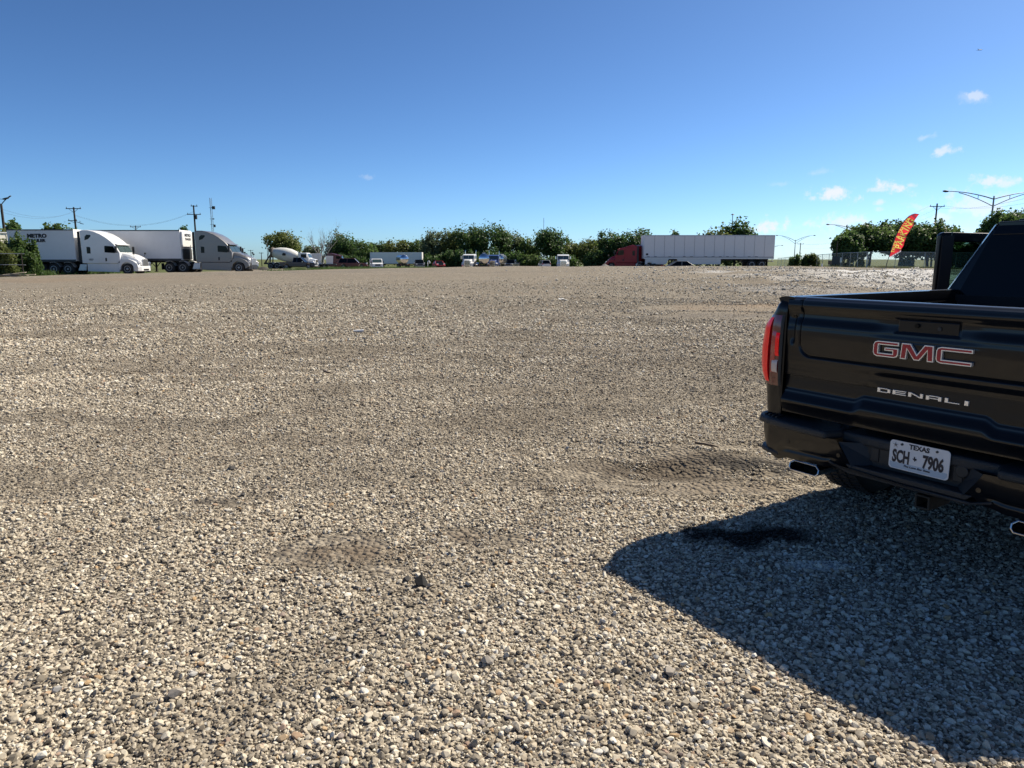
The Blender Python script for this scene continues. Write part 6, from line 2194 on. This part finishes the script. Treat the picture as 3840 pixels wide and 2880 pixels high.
# ------------------------------------------------------------------ chain-link fence
def chain_material():
    m = bpy.data.materials.new('chain_link')
    m.use_nodes = True
    t = m.node_tree
    p = t.nodes['Principled BSDF']
    p.inputs['Base Color'].default_value = (0.42, 0.43, 0.44, 1)
    p.inputs['Metallic'].default_value = 0.5
    p.inputs['Roughness'].default_value = 0.45
    tc = t.nodes.new('ShaderNodeTexCoord')
    sx = t.nodes.new('ShaderNodeSeparateXYZ')
    t.links.new(tc.outputs['Object'], sx.inputs[0])
    outs = []
    for op in ('ADD', 'SUBTRACT'):
        a = t.nodes.new('ShaderNodeMath'); a.operation = op
        t.links.new(sx.outputs[0], a.inputs[0]); t.links.new(sx.outputs[2], a.inputs[1])
        f = t.nodes.new('ShaderNodeMath'); f.operation = 'MULTIPLY'; f.inputs[1].default_value = 1 / 0.075
        t.links.new(a.outputs[0], f.inputs[0])
        g = t.nodes.new('ShaderNodeMath'); g.operation = 'FRACT'
        t.links.new(f.outputs[0], g.inputs[0])
        l = t.nodes.new('ShaderNodeMath'); l.operation = 'LESS_THAN'; l.inputs[1].default_value = 0.12
        t.links.new(g.outputs[0], l.inputs[0])
        outs.append(l.outputs[0])
    mx = t.nodes.new('ShaderNodeMath'); mx.operation = 'MAXIMUM'
    t.links.new(outs[0], mx.inputs[0]); t.links.new(outs[1], mx.inputs[1])
    t.links.new(mx.outputs[0], p.inputs['Alpha'])
    return m


M['chain_link'] = chain_material()


def fence(label, p, q, h, gap, leans=0.0, thick_first=False, rail=True):
    p, q = Vector((*p, 0)), Vector((*q, 0))
    d = q - p
    L = d.length
    rz = math.atan2(d.y, d.x)
    t = thing('chain_link_fence', label, 'fence', (p.x, p.y, 0), rz)
    n = int(L / gap)
    tops = []
    rr = random.Random(3)
    for k in range(n + 1):
        s = L * k / n
        w = p + d * (k / n)
        z = gz(w.x, w.y)
        a = rr.gauss(0, leans)
        r = 0.055 if (thick_first and k == 0) else 0.032
        MB().cyl((s, 0, z - 0.2), (s + a * h, 0, z + h), r, r, 8).build('post', M['galvanised'], t, smooth=50)
        tops.append((s + a * h, 0, z + h))
    if rail: MB().tube(tops, 0.034, 6).build('top_rail', M['galvanised'], t)
    b = MB()
    for k in range(n):
        w0, w1 = p + d * (k / n), p + d * ((k + 1) / n)
        b.add([(L * k / n, 0.01, gz(w0.x, w0.y) + 0.04), (L * (k + 1) / n, 0.01, gz(w1.x, w1.y) + 0.04), (L * (k + 1) / n + (tops[k + 1][0] - L * (k + 1) / n), 0.01, tops[k + 1][2]), (tops[k][0], 0.01, tops[k][2])], [(0, 1, 2, 3)])
    b.build('chain_mesh', M['chain_link'], t, normals=False)
    return t


fence('chain-link fence under the trees, running behind the flag and the pickup door', (42.9, 87), (60.5, 69.4), 2.0, 3.0, 0.01, True)
fence('sagging chain-link fence with leaning posts beside the tail of the panelled trailer', (42.9, 87.2), (52.0, 141), 2.0, 3.4, 0.10)
# pipe rails and a prop at the left edge
pr = thing('pipe_rail_fence', 'low fence of two pale pipe rails among the bushes at the left edge', 'fence', (bearing(0, 56), 56, gz(bearing(0, 56), 56)))
for zz in (0.93, 1.78):
    MB().tube([(-3.0, 0, zz), (0.0, 0, zz), (1.9, 0.1, zz - 0.02)], 0.022, 8).build('rail', M['galvanised'], pr, smooth=50)
for xx in (-2.6, -0.4, 1.7):
    MB().cyl((xx, 0.05, -0.2), (xx, 0.05, 1.82), 0.03, None, 8).build('post', M['pole_wood'], pr, smooth=50)
MB().bar((0.0, -0.35, 0.98), (0.25, -0.6, 0.10), 0.045).build('prop', M['galvanised'], pr)

# ------------------------------------------------------------------ white shed, signs
xs, Ds = bearing(-30, 78), 78
sh = thing('shed', 'cream white metal shed half hidden by bushes at the left edge', 'shed', (xs, Ds, gz(xs, Ds)), -0.45)
hs = height_at(876, Ds) - gz(xs, Ds)
b = MB(); b.box((0, 0, hs / 2), (4.0, 6.0, hs)); b.build('wall', M['shed_white'], sh)
b = MB(); b.box((0, 0, hs + 0.06), (4.2, 6.2, 0.14)); b.build('roof', M['galvanised'], sh, bevel=0.02)
for k in range(9):
    MB().box((2.02, -2.8 + 0.7 * k, hs / 2), (0.05, 0.06, hs - 0.1)).build('rib', M['shed_white'], sh)

xg, Dg = bearing(3134, 97), 97
sg = thing('sign_board', 'dark blank sign board on a tall post under the dark tree', 'sign', (xg, Dg, gz(xg, Dg)))
zg = gz(xg, Dg)
MB().cyl((0, 0, -0.3), (0, 0, height_at(905, Dg) - zg), 0.09, 0.07, 10).build('post', M['pole_wood'], sg, smooth=50)
b = MB(); b.box((-0.02, -0.12, height_at(976, Dg) - zg), (1.16, 0.06, 0.98)); b.build('board', M['sign_blue'], sg)
for (u, v, D, w, h, m_, lab, ct) in ((3112, 985, 96, 0.5, 0.5, 'sign_brown', 'small faded brown sign left of the dark sign board', 'sign'), (3152, 975, 96.5, 0.2, 0.65, 'sign_white', 'narrow white sign right of the dark sign board', 'sign')):
    x = bearing(u, D)
    zz = gz(x, D)
    s2 = thing('small_sign', lab, ct, (x, D, zz))
    hz_ = height_at(v, D) - zz
    MB().cyl((0, 0.05, -0.2), (0, 0.05, hz_), 0.03, None, 8).build('post', M['galvanised'], s2)
    b = MB(); b.box((0, 0, hz_), (w, 0.03, h)); b.build('plate', M[m_], s2)
xw, Dw = bearing(3083, 78), 78
wp = thing('marker_post', 'short white marker post near the leaning fence', 'post', (xw, Dw, gz(xw, Dw)))
MB().cyl((0, 0, -0.1), (0, 0, 0.62), 0.09, 0.08, 12).build('post', M['sign_white'], wp, smooth=50)

# ------------------------------------------------------------------ feather flag
def cloth(name, col, trans):
    m = mat(name, col, 0.8, var=0.06, scale=3)
    t = m.node_tree
    p = t.nodes['Principled BSDF']
    tr = t.nodes.new('ShaderNodeBsdfTranslucent')
    tr.inputs['Color'].default_value = (*col, 1)
    ms = t.nodes.new('ShaderNodeMixShader')
    ms.inputs['Fac'].default_value = trans
    t.links.new(p.outputs[0], ms.inputs[1])
    t.links.new(tr.outputs[0], ms.inputs[2])
    t.links.new(ms.outputs[0], t.nodes['Material Output'].inputs['Surface'])
    return m


M['flag_red'] = cloth('flag_red', (0.80, 0.045, 0.06), 0.6)
M['flag_pink'] = cloth('flag_pink', (0.62, 0.28, 0.42), 0.6)
M['flag_white'] = cloth('flag_white', (0.85, 0.80, 0.88), 0.5)
M['flag_yellow'] = cloth('flag_yellow', (0.95, 0.72, 0.14), 0.6)
M['flag_edge'] = cloth('flag_edge', (0.12, 0.03, 0.10), 0.3)
Df2 = 60.0
xff = bearing(3323, Df2)
zff = gz(xff, Df2)
flag = thing('feather_flag', 'red feather flag with yellow parking lettering leaning on its bent pole', 'flag', (xff, Df2, zff), 0.0)
PXM = 45.0


def F(u, v): return ((u - 3322) / PXM, (1020 - v) / PXM * 1.01)


pole_px = [(3321.5, 1020), (3325, 1000), (3330, 979), (3338, 940), (3348, 905), (3358, 878), (3370, 855), (3380, 841), (3391, 831), (3402, 825), (3412, 822), (3428, 824)]
edge_px = [(3332, 979), (3374, 956), (3380, 938), (3384, 915), (3393, 896), (3401, 878), (3407, 866), (3412, 852), (3417, 842), (3422, 833), (3428, 825)]
MB().tube([(F(*p)[0], 0, F(*p)[1]) for p in pole_px], [0.03 - 0.0015 * k for k in range(12)], 7).build('pole', M['dark_steel'], flag, smooth=50)


def along(path, t):
    seg = [0]
    for a, b_ in zip(path, path[1:]): seg.append(seg[-1] + math.hypot(b_[0] - a[0], b_[1] - a[1]))
    d = t * seg[-1]
    for i in range(len(path) - 1):
        if d <= seg[i + 1] or i == len(path) - 2:
            k = (d - seg[i]) / (seg[i + 1] - seg[i])
            return (path[i][0] + (path[i + 1][0] - path[i][0]) * k, path[i][1] + (path[i + 1][1] - path[i][1]) * k)


def sail(i, j):
    """i across from the pole to the free edge, j from foot to tip"""
    a, c = along(pole_px[2:], j), along(edge_px[1:], j)
    (x0_, z0_), (x1_, z1_) = F(*a), F(*c)
    x, z = x0_ + (x1_ - x0_) * i, z0_ + (z1_ - z0_) * i
    return (x, 0.05 * math.sin(5.0 * z) * i + 0.03 * math.sin(11 * z + 3 * i) * i, z)


# the print: letters are laid over the sail and taken up by its faces
from mathutils.bvhtree import BVHTree
NI, NJ = 44, 300


def printed(word, i, j0, j1, size, sx, bold):
    vs, fs = [], []
    for k, chx in enumerate(word):
        if chx == ' ': continue
        j = j0 + (j1 - j0) * (k + 0.5) / len(word)
        p = Vector(sail(i, j))
        q = Vector(sail(i, min(1, j + 0.02))) - Vector(sail(i, max(0, j - 0.02)))
        ang = math.atan2(q.z, q.x)
        c = bpy.data.curves.new('print', 'FONT')
        c.body, c.size, c.align_x, c.align_y, c.offset, c.resolution_u = chx, size, 'CENTER', 'CENTER', bold, 3
        tmp = bpy.data.objects.new('print', c)
        me = bpy.data.meshes.new_from_object(tmp)
        n = len(vs)
        for v in me.vertices:
            x, y = v.co.x * sx, v.co.y
            vs.append((p.x + x * math.cos(ang) - y * math.sin(ang), 0.0, p.z + x * math.sin(ang) + y * math.cos(ang)))
        fs += [tuple(a_ + n for a_ in f.vertices) for f in me.polygons]
        bpy.data.objects.remove(tmp)
        bpy.data.meshes.remove(me)
        bpy.data.curves.remove(c)
    return BVHTree.FromPolygons(vs, fs)


fill = [printed('PARKING', 0.64, 0.09, 0.80, 0.72, 0.84, 0.008), printed('TRUCK & TRAILER', 0.22, 0.06, 0.78, 0.36, 0.80, 0.010)]
rimt = [printed('PARKING', 0.64, 0.09, 0.80, 0.72, 0.84, 0.030), printed('TRUCK & TRAILER', 0.22, 0.06, 0.78, 0.36, 0.80, 0.022)]
b = MB(); b.grid(sail, NI, NJ)
sl = b.build('sail', M['flag_red'], flag, smooth=60, normals=False)
for m_ in ('flag_yellow', 'flag_edge'): sl.data.materials.append(M[m_])
for f in sl.data.polygons:
    o_ = Vector((f.center.x, -1.0, f.center.z))
    if any(t_.ray_cast(o_, Vector((0, 1, 0)))[0] is not None for t_ in fill): f.material_index = 1
    elif any(t_.ray_cast(o_, Vector((0, 1, 0)))[0] is not None for t_ in rimt): f.material_index = 2


def sail_patch(name, i0, i1, j0, j1, m_, off=-0.008):
    b = MB()
    b.grid(lambda i, j: tuple(Vector(sail(i0 + (i1 - i0) * i, j0 + (j1 - j0) * j)) + Vector((0, off, 0))), 6, 8)
    return b.build(name, m_, sl, smooth=60, normals=False)


sail_patch('pink_band', 0.12, 0.96, 0.845, 0.905, M['flag_pink'])
sail_patch('dark_hem', 0.0, 0.05, 0.0, 0.97, M['flag_edge'])
hem = MB()
for k in range(5):
    a, c = F(3334 + 8.2 * k, 981 - 5.0 * k), F(3340 + 8.2 * k, 977 - 5.0 * k)
    hem.add([(a[0], -0.01, a[1] - 0.05), (c[0], -0.01, c[1] - 0.05), (c[0], -0.01, c[1] + 0.09), (a[0], -0.01, a[1] + 0.09)], [(0, 1, 2, 3)])
hem.build('hem_print', M['flag_white'], sl, normals=False)


# ------------------------------------------------------------------ heaps, litter and other small things on the ground
def heap(name, label, x, y, w, d, h, matl, seed):
    rr = np.random.default_rng(seed)
    b = MB()
    n, m_ = 30, 9
    vs = []
    for j in range(m_ + 1):
        q = j / m_
        for i in range(n):
            a = 2 * PI * i / n
            k = 1 + 0.22 * float(vnoise(math.cos(a) * 1.7 + seed, math.sin(a) * 1.7 + q * 2, seed)) * 2
            vs.append((math.cos(a) * w / 2 * (1 - q) * k, math.sin(a) * d / 2 * (1 - q) * k, h * (q ** 0.85) * (1 + 0.12 * rr.normal() * (1 - q)) - 0.05))
    b.add(vs, [(j * n + i, j * n + (i + 1) % n, (j + 1) * n + (i + 1) % n, (j + 1) * n + i) for j in range(m_) for i in range(n)])
    o = b.build(name, matl, None, smooth=70)
    o.location = (x, y, gz(x, y))
    return tag(o, label, 'heap')


M['heap_grey'] = mat('heap_grey', (0.20, 0.185, 0.165), 0.95, var=0.35, scale=9, bump=0.6)
M['heap_dark'] = mat('heap_dark', (0.045, 0.042, 0.036), 0.95, var=0.35, scale=6, bump=0.6)
heap('stone_heap', 'grey heap of crushed stone left of the red tractor unit', bearing(2268, 76), 76, 2.2, 1.8, height_at(986, 76) - gz(bearing(2268, 76), 76), M['heap_grey'], 3)
heap('soil_heap', 'dark heap of soil behind the grey stone heap', bearing(2295, 98), 98, 3.6, 2.5, height_at(977, 98) - gz(bearing(2295, 98), 98), M['heap_dark'], 8)
heap('soil_heap', 'low dark heap of soil right of the grey tractor unit nose', bearing(985, 105), 105, 2.8, 2.0, height_at(998, 105) - gz(bearing(985, 105), 105), M['heap_dark'], 5)


M['black_rock'] = mat('black_rock', (0.010, 0.010, 0.010), 0.9, var=0.4, scale=20, bump=0.4)  # one near-black colour all over; the hollow is not modelled


def rock(label, x, y, s, matl, seed, flat=0.7, name='rock', cat='rock'):
    rr = random.Random(seed)
    bm = bmesh.new()
    for k in range(16):
        v = Vector((rr.gauss(0, 1), rr.gauss(0, 1), rr.gauss(0, 1))).normalized()
        bm.verts.new((v.x * s * rr.uniform(0.8, 1.1), v.y * s * 0.8 * rr.uniform(0.8, 1.1), v.z * s * flat))
    bmesh.ops.convex_hull(bm, input=bm.verts)
    me = bpy.data.meshes.new(name)
    bm.to_mesh(me); bm.free()
    me.materials.append(matl)
    o = bpy.data.objects.new(name, me)
    COL.objects.link(o)
    o.location = (x, y, gz(x, y) + s * flat * 0.6 + 0.006)
    o.rotation_euler = (0, 0, rr.uniform(0, 6))
    return tag(o, label, cat, 'larger stones on the gravel')


rock('black hollow lump among the pale stones in the lower middle', -0.445, 3.32, 0.044, M['black_rock'], 2, 0.8)
rock('pale stone leaning on the black hollow lump', -0.405, 3.29, 0.020, M['pale_rock'], 4)
rock('dark grey stone just left of the black hollow lump', -0.53, 3.36, 0.022, M['dark_rock'], 6)
rock('dark clod on the gravel near the left, larger of two', -2.19, 5.35, 0.040, M['dark_rock'], 7, 0.45)
rock('small dark clod lower left of the larger dark clod', -1.87, 4.72, 0.026, M['dark_rock'], 9, 0.5)
rock('tan pebble, biggest in the centre foreground', -0.10, 2.62, 0.030, M['pale_rock'], 15, 0.7)
rock('rounded pale stone near the edge of the pickup shadow', 0.62, 2.55, 0.030, M['pale_rock'], 18, 0.6)
rock('pale stone in the far left foreground', -1.25, 2.40, 0.033, M['pale_rock'], 21, 0.6)

# crushed white cup and scraps
xc, yc = -3.37, 15.54
cup = thing('crushed_cup', 'crushed white cup lying on the gravel in the middle distance', 'cup', (xc, yc, gz(xc, yc) + 0.035), 0.2)
cup.scale = (0.72, 0.72, 0.72)
b = MB()
b.loft([[(t * 0.30 - 0.15, (0.045 + 0.02 * t) * math.cos(a) , (0.030 + 0.018 * t * (1 + 0.4 * math.sin(3 * a))) * math.sin(a)) for a in [2 * PI * k / 14 for k in range(14)]] for t in (0, 0.3, 0.6, 1.0)])
b.build('cup_wall', M['litter_white'], cup, smooth=50)
b = MB(); b.tube([(0.15, 0.066 * math.cos(a), 0.048 * math.sin(a)) for a in [2 * PI * k / 14 for k in range(15)]], 0.006, 5); b.build('cup_rim', M['litter_white'], cup)
def scrap(label, x, y, w, d, rz, matl, name='paper_scrap', cat='litter'):
    b = MB()
    b.grid(lambda i, j: ((i - 0.5) * w, (j - 0.5) * d, 0.03 + 0.03 * math.sin(4 * i + 2 * j) + 0.02 * math.sin(9 * j)), 6, 6)
    o = b.build(name, matl, None, smooth=60, normals=False)
    o.location = (x, y, gz(x, y) + 0.02)
    o.rotation_euler = (0, 0, rz)
    return tag(o, label, cat)
scrap('small white scrap far out on the bare strip of the lot', 1.78, 24.98, 0.28, 0.20, 0.3, M['litter_white'])


def stick(label, x, y, L, r, rz, name='stick'):
    b = MB()
    rr = random.Random(int(L * 1000))
    b.tube([(L * (k / 5 - 0.5), rr.gauss(0, 0.006), 0.02 + rr.uniform(0, 0.012)) for k in range(6)], [r, r, r * 0.9, r * 0.9, r * 0.7, r * 0.5], 6)
    o = b.build(name, M['wood'], None, smooth=50)
    o.location = (x, y, gz(x, y) + 0.015)
    o.rotation_euler = (0, 0, rz)
    return tag(o, label, 'stick', 'sticks on the gravel')


stick('short dark stick below the crushed white cup', -2.56, 9.73, 0.24, 0.016, -0.9)
stick('dark stick lying by the churned ground left of the pickup bumper', 1.67, 5.90, 0.22, 0.011, -0.75)

# broken boards at the left edge
for k, (u, D, L, rz, zz, lab) in enumerate(((30, 54.5, 2.4, 0.1, 0.08, 'long broken board lying lowest on the ground at the left edge'), (68, 55.0, 1.8, -0.35, 0.16, 'bright broken board tipped towards the trailer wheels'),
                                         (15, 55.3, 1.9, 0.5, 0.14, 'broken board slanting under the pipe rails'), (88, 55.8, 1.5, 0.2, 0.10, 'short broken board behind the bright one'), (48, 55.6, 2.0, -0.1, 0.22, 'broken board resting on the others at the left edge'))):
    x = bearing(u, D)
    b = MB(); b.box((0, 0, 0), (L, 0.20, 0.045))
    o = b.build('broken_board', M['planks'], None)
    o.location = (x, D, gz(x, D) + zz)
    o.rotation_euler = (0.1 * (k - 2), 0.05 * (2 - k), rz)
    tag(o, lab, 'board', 'broken boards at the left edge')
# bent pipe and sheet by the far trailer
xp, Dp = bearing(1604, 118), 118
bp = thing('bent_pipe', 'white bent pipe standing at the end of the far white trailer', 'pipe', (xp, Dp, gz(xp, Dp)))
MB().tube([(0, 0, -0.1), (0, 0, 0.9), (0.05, 0, 1.15), (0.2, 0, 1.22), (0.32, 0, 1.1), (0.34, 0, 0.8)], 0.07, 8).build('tube', M['sign_white'], bp, smooth=60)
scrap('crumpled white sheet beside the bent pipe', bearing(1618, 117), 117, 0.9, 0.6, -0.2, M['litter_white'], 'plastic_sheet', 'sheet')

# ------------------------------------------------------------------ an aircraft, small and high on the right
dv = ray_dir(3675, 187)
pp = Vector((0, 0, EYE)) + dv * 3600
pl = thing('airplane', 'tiny dark airplane in the sky at the upper right', 'airplane', tuple(pp), 0.6)
pl.rotation_euler = (0.1, -0.15, 0.35)
MB().lathe([(-12, 0.3), (-9, 1.4), (6, 1.6), (11, 1.0), (13, 0.1)], (0, 0, 0), (1, 0, 0), 12).build('fuselage', M['dark_steel'], pl, smooth=50)
for s in (1, -1):
    b = MB(); b.prism([(2.5, s * 1.0), (-1.5, s * 1.0), (-5, s * 13), (-3.6, s * 13)], -0.5, -0.1, axis='z'); b.build('wing', M['dark_steel'], pl)
b = MB(); b.prism([(-8, 0.8), (-11.5, 0.8), (-12.5, 5), (-11, 5)], -0.15, 0.15); b.build('tail_fin', M['dark_steel'], pl)
